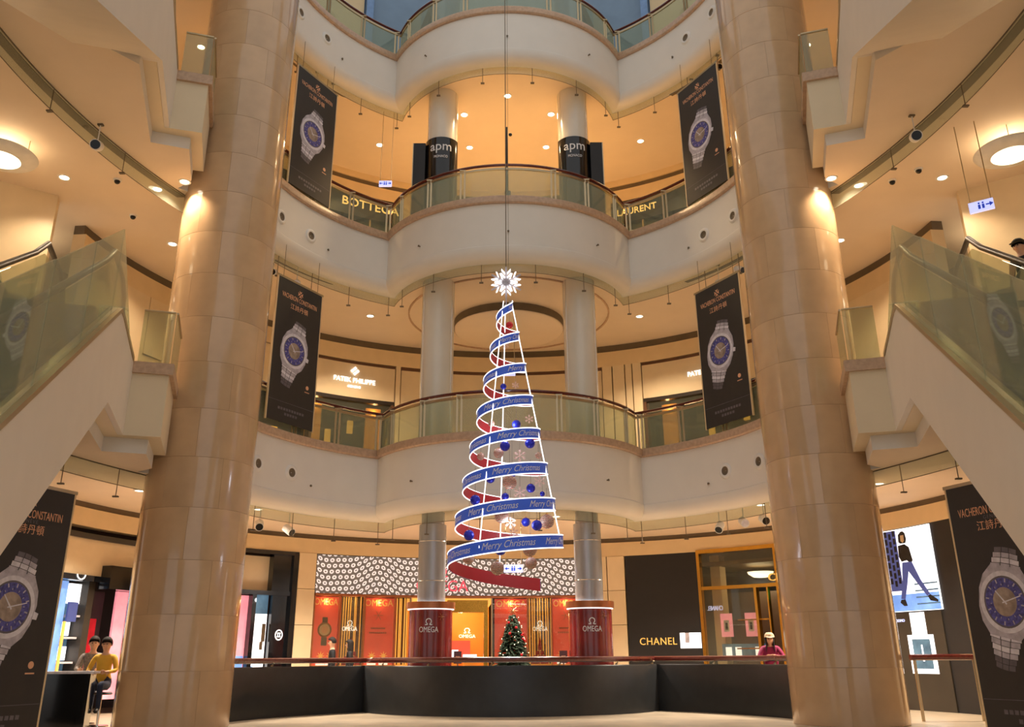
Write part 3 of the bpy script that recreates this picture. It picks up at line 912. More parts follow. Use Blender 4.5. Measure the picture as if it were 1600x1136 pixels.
# hanging direction signs
def hanging_sign(x, y, z, w, h, top, label, rz=0.0, arrows=(-1, 1)):
    t = thing('direction_sign', label, 'sign', (x, y, z), rz, 'lit direction signs')
    MB().box(-w / 2, w / 2, -0.03, 0.03, -h / 2, h / 2).obj('light_box', 'sign_light', t)
    for s_ in (-1, 1):
        MB().tube([(s_ * w * 0.42, 0, h / 2), (s_ * w * 0.42, 0, top - z)], 0.009, 6).obj('hanger_rod', 'champagne', t)
    for a in arrows:
        c = a * w * 0.34
        poly = [(c - a * 0.30 * h, 0.06 * h), (c, 0.06 * h), (c, 0.22 * h), (c + a * 0.32 * h, 0), (c, -0.22 * h), (c, -0.06 * h), (c - a * 0.30 * h, -0.06 * h)]
        MB().prism(poly, 0.031, 0.035, fn=lambda u, v, q: (u, -q, v)).obj('arrow_print', 'sign_blue', t)
    pic = MB()
    for c in (-0.16 * h, 0.16 * h):
        pic.prism([(c - 0.1 * h, -0.3 * h), (c + 0.1 * h, -0.3 * h), (c + 0.1 * h, 0.12 * h), (c - 0.1 * h, 0.12 * h)], 0.031, 0.035, fn=lambda u, v, q: (u, -q, v))
        pic.prism([(c + 0.09 * h * math.cos(q), 0.26 * h + 0.09 * h * math.sin(q)) for q in [k * PI / 4 for k in range(8)]], 0.031, 0.035, fn=lambda u, v, q: (u, -q, v))
    pic.obj('pictogram_print', 'sign_blue', t)
hanging_sign(-3.5, 22.0, 13.82, 0.36, 0.17, C3, 'small lit restroom direction sign hanging in the upper gallery')
hanging_sign(8.5, 14.0, 8.68, 0.40, 0.20, C2, 'lit exit direction sign hanging at the far right of the middle gallery', R(-35), (1,))
hanging_sign(-0.02, 23.0, 8.48, 0.40, 0.20, C2, 'lit direction sign hanging behind the ribbon tree in the middle gallery')
hanging_sign(0.08, 22.2, 3.17, 0.46, 0.18, C1, 'lit restroom direction sign hanging in the ground gallery under the ribbon tree')

# dark dome cameras on the ceiling
for x, y, lb in ((-8.05, 15.85, 'dark dome camera on the middle gallery ceiling left, nearer the column'), (-8.35, 17.4, 'dark dome camera on the middle gallery ceiling above the left escalator glass'),
                 (8.0, 16.05, 'dark dome camera on the middle gallery ceiling right, nearer the column'), (8.35, 15.6, 'dark dome camera on the middle gallery ceiling right, nearer the exit sign')):
    t = thing('dome_camera', lb, 'camera', (x, y, C2), 0, 'dome cameras')
    MB().lathe([(0, -0.03), (0.08, -0.03), (0.085, 0.0), (0, 0.0)], 16).obj('collar', 'white_plastic', t, 40)
    MB().sphere((0, 0, -0.04), 0.06, 12, 8).obj('dome', 'lens_black', t, 60)
# ================================================================== WATCH BANNERS
BW, BH = 1.52, 3.42
def flat(mb, poly, y0, y1):
    return mb.prism(poly, y0, y1, fn=lambda u, v, q: (u, -q, v))
def rot2(pts, a, c=(0, 0)):
    ca, sa = math.cos(a), math.sin(a)
    return [(c[0] + x * ca - y * sa, c[1] + x * sa + y * ca) for x, y in pts]
def circ(r, n=32, c=(0, 0), sx=1.0):
    return [(c[0] + r * sx * math.cos(2 * PI * i / n), c[1] + r * math.sin(2 * PI * i / n)) for i in range(n)]
def ring(mb, r0, r1, y0, y1, place, n=40):
    mb.sweep(range(n + 1), [(r0, y0), (r1, y0), (r1, y1), (r0, y1)],
             lambda i, r, q: (lambda p: (p[0], -q, p[1]))(place([(r * math.cos(2 * PI * i / n), r * math.sin(2 * PI * i / n))])[0]), True)
def build_banner(label, loc, rz, scale, bottom_text=True):
    t = thing('watch_banner', label, 'banner', loc, rz, 'black watch banners')
    t.scale = (scale,) * 3
    MB().box(-BW / 2, BW / 2, -0.015, 0.015, 0, BH).obj('panel', 'banner_black', t)
    MB().box(-BW / 2 - 0.05, BW / 2 + 0.05, -0.02, 0.02, BH, BH + 0.05).obj('top_bar', 'champagne', t)
    MB().box(-BW / 2 - 0.03, -BW / 2, -0.02, 0.02, -0.02, BH).obj('edge_strip', 'wall_cream', t)
    MB().box(BW / 2, BW / 2 + 0.03, -0.02, 0.02, -0.02, BH).obj('edge_strip', 'wall_cream', t)
    put = lambda v: (lambda x, y, q: (x, -0.016 - q, v + y))
    # cross emblem
    mb = MB()
    for k in range(4):
        flat(mb, rot2([(0.0, 0.012), (0.05, 0.085), (0.0, 0.068), (-0.05, 0.085)], k * PI / 2, (0, BH - 0.23)), 0.016, 0.020)
    mb.obj('emblem_print', 'letter_copper', t)
    text_on('name_print', 'VACHERON CONSTANTIN', 0.17, put(BH - 0.40), 'letter_copper', t, 0.002, width=1.20)
    text_on('town_print', 'GENÈVE', 0.075, put(BH - 0.50), 'silver_dark', t, 0.002, spacing=1.3)
    text_on('script_print', '江詩丹頓', 0.15, put(BH - 0.62), 'letter_copper', t, 0.002, spacing=1.05)
    if bottom_text:
        flat(MB(), [(-BW / 2 + 0.02, 0.462), (BW / 2 - 0.02, 0.462), (BW / 2 - 0.02, 0.47), (-BW / 2 + 0.02, 0.47)], 0.016, 0.018).obj('rule_print', 'silver_dark', t)
        for zz, n in ((0.31, 10), (0.20, 5)):
            mb = MB()
            for i in range(n):
                c = (i - (n - 1) / 2) * 0.088
                flat(mb, [(c - 0.032, zz - 0.028), (c + 0.03, zz - 0.03), (c + 0.034, zz + 0.026), (c - 0.03, zz + 0.03)], 0.016, 0.018)
            mb.obj('small_print', 'silver_dark', t)
    # seal at the lower right of the watch
    mb = MB(); flat(mb, circ(0.05, 16, (0.48, 0.98)), 0.016, 0.018); flat(mb, [(0.40, 0.86), (0.56, 0.86), (0.56, 0.88), (0.40, 0.88)], 0.016, 0.018)
    mb.obj('seal_print', 'letter_copper', t)
    # the printed wristwatch
    cx, cz, S, tilt = -0.06, 1.74, 0.44, R(-13)
    pl = lambda pts: rot2([(x * S, y * S) for x, y in pts], tilt, (cx, cz))
    def row(y, w, h, shear, m):
        mb = MB()
        for a, b in ((-1, -0.36), (-0.30, 0.30), (0.36, 1)):
            flat(mb, pl([(a * w, y - h / 2 + shear * abs(a)), (b * w, y - h / 2 + shear * abs(b)), (b * w, y + h / 2 + shear * abs(b)), (a * w, y + h / 2 + shear * abs(a))]), 0.016, 0.019)
        mb.obj('bracelet_link', m, t)
    for i in range(4):
        row(1.12 + i * 0.17, 0.56 - 0.05 * i, 0.15, -0.05, ('silver_print', 'silver_light', 'silver_print', 'silver_dark')[i])
    for i in range(6):
        row(-1.12 - i * 0.18, 0.58 - 0.045 * i, 0.16, 0.05, ('silver_light', 'silver_print', 'silver_light', 'silver_print', 'silver_dark', 'silver_dark')[i])
    out = [(-0.56, 1.10), (0.56, 1.10), (0.86, 0.74), (1.0, 0.3), (1.0, -0.3), (0.86, -0.74), (0.56, -1.10), (-0.56, -1.10), (-0.86, -0.74), (-1.0, -0.3), (-1.0, 0.3), (-0.86, 0.74)]
    flat(MB(), pl(out), 0.016, 0.022).obj('watch_case', 'silver_print', t)
    mb = MB(); ring(mb, 0.80, 0.95, 0.022, 0.026, pl); mb.obj('watch_bezel', 'silver_light', t)
    flat(MB(), pl(circ(0.80, 40)), 0.022, 0.024).obj('watch_rehaut', 'silver_dark', t)
    mb = MB(); ring(mb, 0.44, 0.74, 0.024, 0.026, pl); mb.obj('watch_dial', 'dial_blue', t)
    flat(MB(), pl(circ(0.45, 32)), 0.024, 0.026).obj('dial_centre', 'dial_map', t)
    mb = MB()
    for k in range(24):
        a = k * PI / 12
        w, r0, r1 = (0.022, 0.60, 0.72) if k % 2 == 0 else (0.012, 0.50, 0.56)
        flat(mb, pl(rot2([(-w, r0), (w, r0), (w, r1), (-w, r1)], a)), 0.026, 0.027)
    mb.obj('hour_print', 'silver_print', t)
    mb = MB()
    for a, L, w in ((R(52), 0.46, 0.028), (R(-64), 0.64, 0.022)):
        flat(mb, pl(rot2([(-w, -0.1), (w, -0.1), (w * 0.6, L), (-w * 0.6, L)], a)), 0.027, 0.029)
    mb.obj('watch_hands', 'silver_light', t)
    flat(MB(), pl([(0.98, -0.12), (1.16, -0.10), (1.16, 0.10), (0.98, 0.12)]), 0.016, 0.024).obj('watch_crown', 'silver_light', t)
    return t
def on_ring(phi, r=5.93):
    return (C0[0] + r * math.sin(R(phi)), C0[1] + r * math.cos(R(phi)))
# hanging banners, tangent to the round void
mid = 61.3
bx, by = on_ring(mid, 5.71)
b0 = build_banner('black watch banner hanging on the lower balcony left of the bay', (-bx, by, 6.12), R(mid), 1.0)
def hang(t, top, z0):
    for s_ in (-0.6, 0.6):
        MB().tube([(s_, 0, BH + 0.05), (s_, 0, (top - z0))], 0.006, 6).obj('hanging_wire', 'vent_dark', t)
hang(b0, FL[3] - CD, 6.12)
dup(b0, (bx, by, 6.12), R(-mid), 'black watch banner hanging on the lower balcony right of the bay')
dup(b0, (-bx, by, 12.03), R(mid), 'black watch banner hanging on the upper balcony left of the bay')
dup(b0, (bx, by, 12.03), R(-mid), 'black watch banner hanging on the upper balcony right of the bay')
# standing banners under the escalators
sb = build_banner('large black watch banner standing under the left escalator', (-7.45, 13.72, 0.0), R(71), 1.075)
MB().box(-BW / 2, BW / 2, 0.016, 0.2, 0.0, 0.06).obj('foot_plate', 'black_matt', sb)
MB().box(-BW / 2, BW / 2, 0.016, 0.10, 0.06, BH).obj('back_frame', 'black_matt', sb)
dup(sb, (7.47, 13.72, 0.0), R(-71), 'large black watch banner standing under the right escalator')
# ================================================================== SHOPS ON THE GROUND GALLERY
def uv_band(name, p0, p1, z0, z1, d, m, parent):
    n = max(2, int(abs(p1 - p0) / 1.5))
    vs = []; uvs = []
    for i in range(n + 1):
        p = p0 + (p1 - p0) * i / n
        for z in (z0, z1):
            vs.append(wp(p, d, z)); uvs.append((R(p - p0) * RW, z - z0))
    fs = [(2 * i, 2 * i + 2, 2 * i + 3, 2 * i + 1) for i in range(n)]
    me = bpy.data.meshes.new(name); me.from_pydata(vs, [], fs)
    l = me.uv_layers.new(name='UVMap')
    for lo in me.loops: l.data[lo.index].uv = uvs[lo.vertex_index]
    me.materials.append(M[m])
    return link(name, me, parent)
def omega_mark(parent, phi, z, s, m, d):
    """horseshoe-shaped emblem"""
    mb = MB()
    n = 20
    ang = [R(-60) + R(300) * i / n for i in range(n + 1)]
    def P(r, a): return (r * math.cos(a), r * math.sin(a))
    pts_o = [(-0.62 * s, -0.62 * s), (-0.62 * s, -0.48 * s)] + [P(0.52 * s, R(240 - 300 * i / n)) for i in range(n + 1)] + [(0.62 * s, -0.48 * s), (0.62 * s, -0.62 * s), (0.16 * s, -0.62 * s)]
    pts_i = [P(0.36 * s, R(-64 + 308 * i / n)) for i in range(n + 1)]
    poly = pts_o + pts_i + [(-0.16 * s, -0.62 * s)]
    mb.prism(poly, 0.0, 0.012, fn=lambda u, v, q: wp(phi + math.degrees(u / RW), d + q, z + v))
    return mb.obj('emblem', m, parent)

om = thing('watch_boutique', 'watch boutique with ring-patterned lit sign band and red display windows', 'shop front')
wbox('sign_box', -34.1, 12.0, 2.82, 3.87, -0.2, 0.0, 'dark_sign', om)
uv_band('sign_face', -34.1, 12.0, 2.83, 3.86, 0.012, 'ring_screen', om)
wbox('sign_trim', -34.1, 12.0, 2.76, 2.82, -0.15, 0.05, 'copper_band', om)
wtext('sign_lettering', 'OMEGA', -12.0, 3.08, 0.44, 'letter_red', om, 0.03)
omega_mark(om, -12.0, 3.50, 0.26, 'letter_red', 0.025)
for i, (p0, p1) in enumerate(((-33.8, -29.5), (-25.2, -20.0), (-2.7, 2.9), (7.2, 11.9))):
    pn = wbox('poster_panel', p0, p1, 0.35, 2.74, -0.22, -0.17, 'poster_red', om)
    c = (p0 + p1) / 2
    wtext('lettering', 'OMEGA', c, 2.60, 0.26, 'letter_gold', pn, -0.16, width=R(p1 - p0) * RW * 0.92)
    if i in (1, 3):
        for zz, w in ((1.92, 0.42), (1.80, 0.5)):
            mb = MB()
            n = 9
            for k in range(n):
                q = c + math.degrees((k - (n - 1) / 2) * w / n / RW)
                arc_box(mb, q - 0.1, q + 0.1, zz - 0.02, zz + 0.025, -0.17, -0.162)
            mb.obj('small_print', 'copper_band', pn)
        mb = MB()
        for k in range(6):
            a = k * PI / 3
            mb.tube([wp(c, -0.16, 2.27), wp(c + math.degrees(0.14 * math.cos(a) / RW), -0.16, 2.27 + 0.14 * math.sin(a))], 0.008, 5)
        mb.obj('snowflake_print', 'copper_band', pn)
    if i == 0:
        def pw(pts): return pts
        def disc_at(r, z, d0, m, nm, n=24):
            mb = MB(); mb.prism([(r * math.cos(2 * PI * k / n), r * math.sin(2 * PI * k / n)) for k in range(n)], 0, 0.006, fn=lambda u, v, q: wp(c + math.degrees(u / RW), d0 + q, z + v))
            mb.obj(nm, m, pn)
        def rect_at(w, z0, z1, m, nm, d0=-0.168):
            arc_box(MB(), c - math.degrees(w / 2 / RW), c + math.degrees(w / 2 / RW), z0, z1, d0, d0 + 0.008, 0, 1).obj(nm, m, pn)
        rect_at(0.15, 2.04, 2.20, 'interior_brown', 'strap_print'); rect_at(0.16, 1.46, 1.68, 'interior_brown', 'strap_print')
        disc_at(0.20, 1.87, -0.166, 'gold', 'watch_print'); disc_at(0.15, 1.87, -0.158, 'cap_cream', 'dial_print')
        disc_at(0.10, 1.87, -0.151, 'letter_copper', 'dial_print')
def rods(p0, p1, logo):
    t = wbox('rod_backing', p0, p1, 0.3, 2.76, -0.5, -0.45, 'interior_brown', om)
    n = int((p1 - p0) / 0.42)
    me = MB().tube([(0, 0, 0.3), (0, 0, 2.76)], 0.016, 6).mesh('gold_rod'); me.materials.append(M['gold_glow'])
    for i in range(n):
        o = link('gold_rod', me, t)
        q = wp(p0 + (p1 - p0) * (i + 0.5) / n + random.uniform(-.1, .1), -0.36 + random.uniform(-.06, .1), 0)
        o.location = q
    if logo:
        c = (p0 + p1) / 2
        wtext('lit_lettering', 'OMEGA', c, 1.90, 0.17, 'letter_white', om, -0.20, 0.02, width=0.42)
        omega_mark(om, c, 2.06, 0.14, 'letter_white', -0.20)
rods(-29.4, -25.3, True); rods(-19.9, -17.3, False); rods(3.0, 7.1, True)
for p in (-34.0, -29.45, -25.25, -19.9, -17.3, -3.2, 2.95, 7.15, 12.0):
    wbox('mullion', p - 0.12, p + 0.12, 0.0, 2.76, -0.14, 0.02, 'copper_band' if p not in (-3.2, -17.3) else 'champagne', om)
for p0, p1 in ((-33.9, -29.5), (-29.4, -25.3), (-25.2, -19.95), (-3.05, 2.9), (3.0, 7.1), (7.2, 11.9)):
    wbox('window_glass', p0, p1, 0.2, 2.74, -0.02, -0.012, 'glass_shop', om)
for p0, p1 in ((-34.1, -17.3), (-3.2, 12.0)):
    wbox('window_plinth', p0, p1, 0.0, 0.95, -0.5, -0.03, 'interior_gold_glow', om)
# entrance and lit interior
wbox('interior_wall', -17.2, -3.3, 0.0, 2.76, -2.3, -2.2, 'interior_gold_glow', om)
wbox('interior_ceiling', -17.2, -3.3, 2.62, 2.76, -2.2, -0.2, 'screen_amber', om)
wbox('entrance_frame', -10.9, -10.3, 0.0, 2.7, -0.3, 0.0, 'gold', om)
wbox('entrance_frame', -4.6, -3.9, 0.0, 2.7, -0.3, 0.0, 'gold', om)
wbox('entrance_head', -10.9, -3.9, 2.36, 2.70, -0.3, 0.0, 'gold', om)
wtext('lit_lettering', 'OMEGA', -6.6, 1.75, 0.14, 'letter_white', om, -2.15, 0.02, width=0.42)
omega_mark(om, -6.6, 1.93, 0.14, 'letter_white', -2.15)
wbox('red_screen', -9.2, -6.2, 1.0, 1.62, -1.9, -1.86, 'poster_red', om)
lamp('boutique_fill', 'POINT', wp(-8, -1.2, 2.4), 26, (1, .72, .38), .1, parent=om)  # added fill light without a fitting, brightens the interior
for p in (-31.6, -27.3, -22.6, 0, 5, 9.6):
    lamp('window_fill', 'POINT', wp(p, -0.10, 2.62), 5, (1, .74, .45), .05, parent=om)  # added fill lights behind the glass, no fittings modelled
def counter(p0, p1, z1, d0, d1, label, lit=False):
    t = thing('display_counter', label, 'counter')
    wbox('cabinet', p0, p1, 0.0, z1 - 0.2, d0, d1, 'interior_gold_glow', t)
    wbox('glass_top', p0, p1, z1 - 0.2, z1, d0 + .02, d1 - .02, 'screen_white' if lit else 'silver_light', t)
counter(-10.2, -8.4, 1.35, -1.5, -1.0, 'white-lit display counter inside the watch boutique entrance, left', True)
counter(-7.4, -5.4, 1.22, -1.7, -1.1, 'low display counter inside the watch boutique entrance, right', True)
# window dressings: red pyramids of parcels and gold star ornaments
def parcel_tree(phi, label):
    t = thing('parcel_pyramid', label, 'window display', wp(phi, -0.13, 0.95), R(-phi))
    n = 0
    for lvl, (cnt, zz) in enumerate(((4, 0.06), (3, 0.18), (2, 0.30), (1, 0.42))):
        for i in range(cnt):
            c = (i - (cnt - 1) / 2) * 0.125
            MB().box(c - 0.055, c + 0.055, -0.05, 0.05, zz - 0.055, zz + 0.055).obj('red_parcel', 'bauble_red', t)
    MB().tube([(0, 0, 0.475), (0, 0, 0.72)], [0.06, 0.004], 4).obj('red_tip', 'bauble_red', t)
parcel_tree(-27.0, 'pyramid of red parcels in the left gold-rod window')
parcel_tree(5.0, 'pyramid of red parcels in the right gold-rod window')
def star_stand(phi, label, s=1.0, d=-0.09):
    t = thing('star_ornament', label, 'window display', wp(phi, d, 0.95), R(-phi))
    MB().box(-0.12 * s, 0.12 * s, -0.03, 0.03, 0.002, 0.05).obj('base', 'screen_white', t)
    MB().tube([(0, 0, 0.05), (0, 0, 0.16 * s)], 0.012, 6).obj('stem', 'gold_glow', t)
    mb = MB()
    for k in range(8):
        a = k * PI / 4
        mb.tube([(0, 0, 0.24 * s), (0.12 * s * math.cos(a), 0, 0.24 * s + 0.12 * s * math.sin(a))], [0.022, 0.004], 5)
    mb.obj('star', 'gold_glow', t)
for ph, l in ((-32.2, 'gold star ornament under the poster with the printed watch'), (-30.6, 'second gold star ornament in the watch-poster window, right of the first'),
              (-23.6, 'gold star ornament in the second red window, left of two'), (-21.6, 'gold star ornament in the second red window, right of two'),
              (8.6, 'gold star ornament in the red window behind the right red plinth')):
    star_stand(ph, l)

# red plinths around the slim columns
def plinth(sd, label):
    t = thing('column_plinth', label, 'plinth', (sd * 1.84, 21.3, 0), 0, 'red plinths around the slim columns')
    MB().lathe([(0.34, 0.0), (0.50, 0.0), (0.50, 2.16), (0.34, 2.16)], 48).obj('drum', 'plinth_red', t, 30)
    MB().lathe([(0.34, 2.182), (0.56, 2.182), (0.56, 2.33), (0.34, 2.33)], 48).obj('top_band', 'copper_band', t, 30)
    MB().lathe([(0.34, 2.165), (0.535, 2.165), (0.535, 2.182), (0.34, 2.182)], 48).obj('light_ring', 'led_white', t, 30)
    MB().lathe([(0.33, 2.33), (0.37, 2.33), (0.37, 2.342), (0.33, 2.342)], 48).obj('light_ring', 'led_white', t, 30)
    f = lambda z: (lambda x, y, q: ((0.503 + q) * math.sin(x / 0.5), -(0.503 + q) * math.cos(x / 0.5), z + y))
    text_on('lettering', 'OMEGA', 0.17, f(1.72), 'letter_silver', t, 0.004, width=0.44)
    mb = MB(); s = 0.13; n = 20
    P = lambda r, a: (r * math.cos(a), r * math.sin(a))
    po = [(-0.62 * s, -0.62 * s), (-0.62 * s, -0.48 * s)] + [P(0.52 * s, R(240 - 300 * i / n)) for i in range(n + 1)] + [(0.62 * s, -0.48 * s), (0.62 * s, -0.62 * s), (0.16 * s, -0.62 * s)]
    pi_ = [P(0.38 * s, R(-64 + 308 * i / n)) for i in range(n + 1)]
    g = f(1.90)
    mb.prism(po + pi_ + [(-0.16 * s, -0.62 * s)], 0, 0.006, fn=lambda u, v, q: g(u, v, q))
    mb.obj('emblem', 'letter_silver', t)
    for (x0, z0) in ((0.30, 2.0), (0.34, 0.9)):
        mb = MB()
        for k in range(6):
            a = k * PI / 3
            mb.tube([g(x0, z0 - 1.9, 0.002), g(x0 + 0.08 * math.cos(a), z0 - 1.9 + 0.08 * math.sin(a), 0.002)], 0.005, 4)
        mb.obj('snowflake_print', 'copper_band', t)
plinth(-1, 'red glossy plinth with emblem around the left slim ground column')
plinth(1, 'red glossy plinth with emblem around the right slim ground column')
# little dark signs on stands
for x, y, l in ((-1.22, 21.6, 'small dark sign stand right of the left red plinth'), (1.22, 21.6, 'small dark sign stand left of the right red plinth')):
    t = thing('sign_stand', l, 'sign', (x, y, 0))
    MB().tube([(0, 0, 0), (0, 0, 1.0)], 0.018, 8).obj('pole', 'champagne', t)
    MB().lathe([(0, 0), (0.14, 0), (0.14, 0.015), (0, 0.015)], 20).obj('base', 'champagne', t)
    MB().box(-0.09, 0.09, -0.02, 0.02, 1.0, 1.27).obj('board', 'mahogany', t)
    MB().box(-0.05, 0.05, -0.024, -0.02, 1.12, 1.16).obj('board_print', 'letter_copper', t)

# black portal with lit posters (left of the boutique)
pt = thing('black_portal', 'black glossy shop portal with round white emblem beside the left column', 'shop front')
wbox('frame_head', -46.9, -37.4, 3.78, 3.88, -0.4, 0.03, 'black_gloss', pt)
wbox('cream_blind', -46.9, -41.5, 2.83, 3.74, -0.35, -0.30, 'wall_panel', pt)
wbox('black_panel', -41.5, -38.2, 2.80, 3.80, -0.3, -0.05, 'black_gloss', pt)
wbox('frame_side', -38.2, -37.35, 0.0, 3.82, -0.4, 0.03, 'black_gloss', pt)
wbox('frame_bar', -46.9, -38.2, 2.72, 2.83, -0.35, -0.02, 'black_gloss', pt)
wbox('door_leaf', -41.0, -38.2, 0.0, 2.72, -0.3, -0.1, 'black_gloss', pt)
wbox('mullion', -44.6, -43.9, 0.0, 2.72, -0.3, -0.05, 'black_gloss', pt)
ps = wbox('lit_poster', -43.9, -41.2, 0.25, 2.25, -0.32, -0.28, 'screen_white', pt)
wbox('poster_header', -43.9, -41.2, 2.25, 2.72, -0.32, -0.28, 'screen_teal', pt)
mb = MB()   # half-hidden portrait print: hair curve and blue brush at the lower edge
for z0, z1, a, b in ((1.55, 2.0, -41.9, -41.3), (1.35, 1.55, -42.1, -41.6)):
    arc_box(mb, a, b, z0, z1, -0.278, -0.272)
mb.obj('hair_print', 'interior_brown', ps)
wbox('brush_print', -43.7, -42.9, 0.4, 0.95, -0.278, -0.272, 'screen_blue', ps)
wbox('side_screen', -46.8, -44.6, 0.25, 2.7, -0.30, -0.26, 'screen_pink', pt)
wbox('side_screen', -46.8, -44.7, 0.25, 1.2, -0.255, -0.25, 'screen_blue', pt)
mb = MB()
ring_pts = 28
c_, z_ = -39.5, 1.72
mb.sweep(range(ring_pts + 1), [(0.085, 0), (0.11, 0), (0.11, 0.01), (0.085, 0.01)],
         lambda i, r, q: wp(c_ + math.degrees(r * math.cos(2 * PI * i / ring_pts) / RW), -0.095 + q, z_ + 1.25 * r * math.sin(2 * PI * i / ring_pts)), True)
for s_ in (-1, 1):
    mb.sweep(range(17), [(0.04, 0), (0.06, 0), (0.06, 0.01), (0.04, 0.01)],
             lambda i, r, q: wp(c_ + math.degrees((s_ * 0.02 + s_ * -1 * r * math.cos(R(-130 + 260 * i / 16))) / RW), -0.095 + q, z_ + r * math.sin(R(-130 + 260 * i / 16))), True)
mb.obj('emblem', 'letter_white', pt)
lamp('portal_lamp', 'POINT', wp(-43, 0.2, 2.6), 4, (0.9, .95, 1), .05, parent=pt)

# cosmetics shop far left
cs = thing('cosmetics_shop', 'cosmetics shop with blue and pink screens left of the left column', 'shop front')
wbox('head_bar', -79.2, -64.9, 3.62, 3.74, -0.3, 0.02, 'black_gloss', cs)
wbox('cream_panel', -79.2, -64.9, 2.86, 3.62, -0.3, -0.05, 'wall_panel', cs)
wbox('frame_bar', -79.2, -64.9, 2.74, 2.86, -0.3, 0.0, 'black_gloss', cs)
wbox('sign_box', -71.4, -64.9, 2.60, 3.10, -0.1, 0.22, 'black_gloss', cs)
mb = MB(); mb.sweep(range(29), [(0.09, 0), (0.125, 0), (0.125, 0.012), (0.09, 0.012)], lambda i, r, q: wp(-66.0 + math.degrees(r * math.cos(2 * PI * i / 28) / RW), 0.222 + q, 2.84 + r * math.sin(2 * PI * i / 28)), True)
mb.obj('ring_emblem', 'letter_white', cs)
mb = MB(); mb.sweep(range(29), [(0.11, 0), (0.14, 0), (0.14, 0.012), (0.11, 0.012)], lambda i, r, q: wp(-75.4 + math.degrees(r * math.cos(PI + PI * i / 28) / RW), 0.01 + q, 2.86 + 0.8 * r * math.sin(PI + PI * i / 28)), True)
mb.obj('arc_emblem', 'letter_white', cs)
wbox('lit_screen', -78.6, -75.8, 0.3, 2.72, -0.3, -0.22, 'screen_blue', cs)
wbox('lit_screen', -75.7, -72.4, 0.3, 2.72, -0.6, -0.55, 'screen_teal', cs)
wbox('lit_screen', -67.0, -64.9, 0.3, 2.6, -0.3, -0.24, 'screen_pink', cs)
wbox('dark_post', -72.3, -71.2, 0.0, 2.74, -0.6, -0.2, 'interior_dark', cs)
wbox('dark_bay', -70.5, -67.1, 0.0, 2.6, -0.7, -0.6, 'dark_sign', cs)
wbox('monitor', -74.2, -71.3, 2.28, 2.70, -0.5, -0.4, 'screen_white', cs)
for zz in (1.55, 1.05, 2.0):
    wbox('shelf', -74.6, -72.4, zz, zz + 0.04, -0.55, -0.3, 'silver_light', cs)
for zz in (1.12, 1.62):
    wbox('shelf_light', -74.0, -72.6, zz, zz + 0.28, -0.54, -0.5, 'screen_white', cs)
wbox('purple_board', -75.0, -73.4, 1.9, 2.3, -0.28, -0.24, 'screen_tower', cs)
wbox('lit_column', -75.2, -74.9, 0.4, 1.9, -0.3, -0.26, 'screen_amber', cs)
wbox('red_figure_print', -69.6, -68.0, 0.9, 2.0, -0.6, -0.57, 'bauble_red', cs)

# black boutique wall with gold lettering, and its gold-framed window
ch = thing('black_boutique', 'black boutique wall with gold lettering and gold-framed glass front', 'shop front')
wbox('black_wall', 20.35, 33.0, 0.0, 3.88, -0.3, 0.0, 'black_matt', ch)
wtext('gold_lettering', 'CHANEL', 25.35, 1.52, 0.27, 'letter_gold', ch, 0.012, 0.012, width=1.06, spacing=1.1)
nb = wbox('lit_niche', 29.1, 32.7, 1.34, 1.74, -0.02, 0.006, 'screen_white', ch)
wbox('niche_item', 30.0, 30.7, 1.48, 1.74, 0.007, 0.012, 'silver_print', nb)
for p in (33.2, 46.8):
    wbox('gold_post', p - 0.25, p + 0.25, 0.0, 3.9, -0.15, 0.05, 'gold', ch)
wbox('gold_head', 33.0, 47.4, 3.82, 3.92, -0.15, 0.05, 'gold', ch)
wbox('gold_rail', 33.4, 47.4, 2.84, 2.93, -0.12, 0.04, 'gold', ch)
wbox('gold_post', 42.5, 42.95, 0.0, 2.86, -0.12, 0.04, 'gold', ch)
wbox('gold_post', 44.6, 44.85, 0.9, 2.86, -0.12, 0.0, 'gold', ch)
for zz in (2.02, 1.30):
    wbox('gold_bar', 39.0 if zz > 2 else 38.5, 44.7, zz, zz + 0.035, -0.12, -0.06, 'gold', ch)
wbox('shop_glass', 33.5, 42.5, 0.05, 2.84, -0.06, -0.05, 'glass_shop', ch)
wbox('shop_glass', 33.5, 46.6, 2.93, 3.82, -0.06, -0.05, 'glass_shop', ch)
wbox('interior_wall', 33.2, 47.4, 0.0, 2.84, -1.6, -1.5, 'interior_brown', ch)
wbox('interior_ceiling', 33.2, 47.4, 3.5, 3.6, -2.4, -0.2, 'interior_brown', ch)
wbox('interior_pier', 34.0, 35.6, 0.0, 3.8, -0.9, -0.5, 'wall_cream', ch)
wtext('reflected_lettering', 'CHANEL', 35.1, 2.36, 0.17, 'letter_blue', ch, -0.16, 0.01, width=0.44, flip=-1)  # a sign's reflection in the glass, modelled as mirrored letters
for p0, m2 in ((35.6, 'screen_pink'), (39.7, 'screen_pink')):
    sc_ = wbox('video_screen', p0, p0 + 1.9, 1.62, 2.22, -0.3, -0.26, m2, ch)
    wbox('product_print', p0 + 0.5, p0 + 1.4, 1.75, 2.05, -0.259, -0.255, 'silver_light', sc_)
    wbox('product_print', p0 + 0.75, p0 + 1.15, 1.80, 1.98, -0.254, -0.25, 'black_gloss', sc_)
wbox('product_case', 35.4, 42.4, 1.06, 1.44, -0.5, -0.3, 'screen_teal', ch)
for p0 in (36.0, 37.6, 40.9):
    wbox('product_card', p0, p0 + 1.0, 1.08, 1.36, -0.29, -0.28, 'screen_white', ch)
wtext('gold_lettering', 'CHANEL', 49.2, 3.06, 0.27, 'letter_gold', ch, 0.05, 0.02, width=1.30)
wbox('exit_sign', 45.8, 47.2, 2.55, 2.82, -0.3, -0.24, 'exit_green', ch)
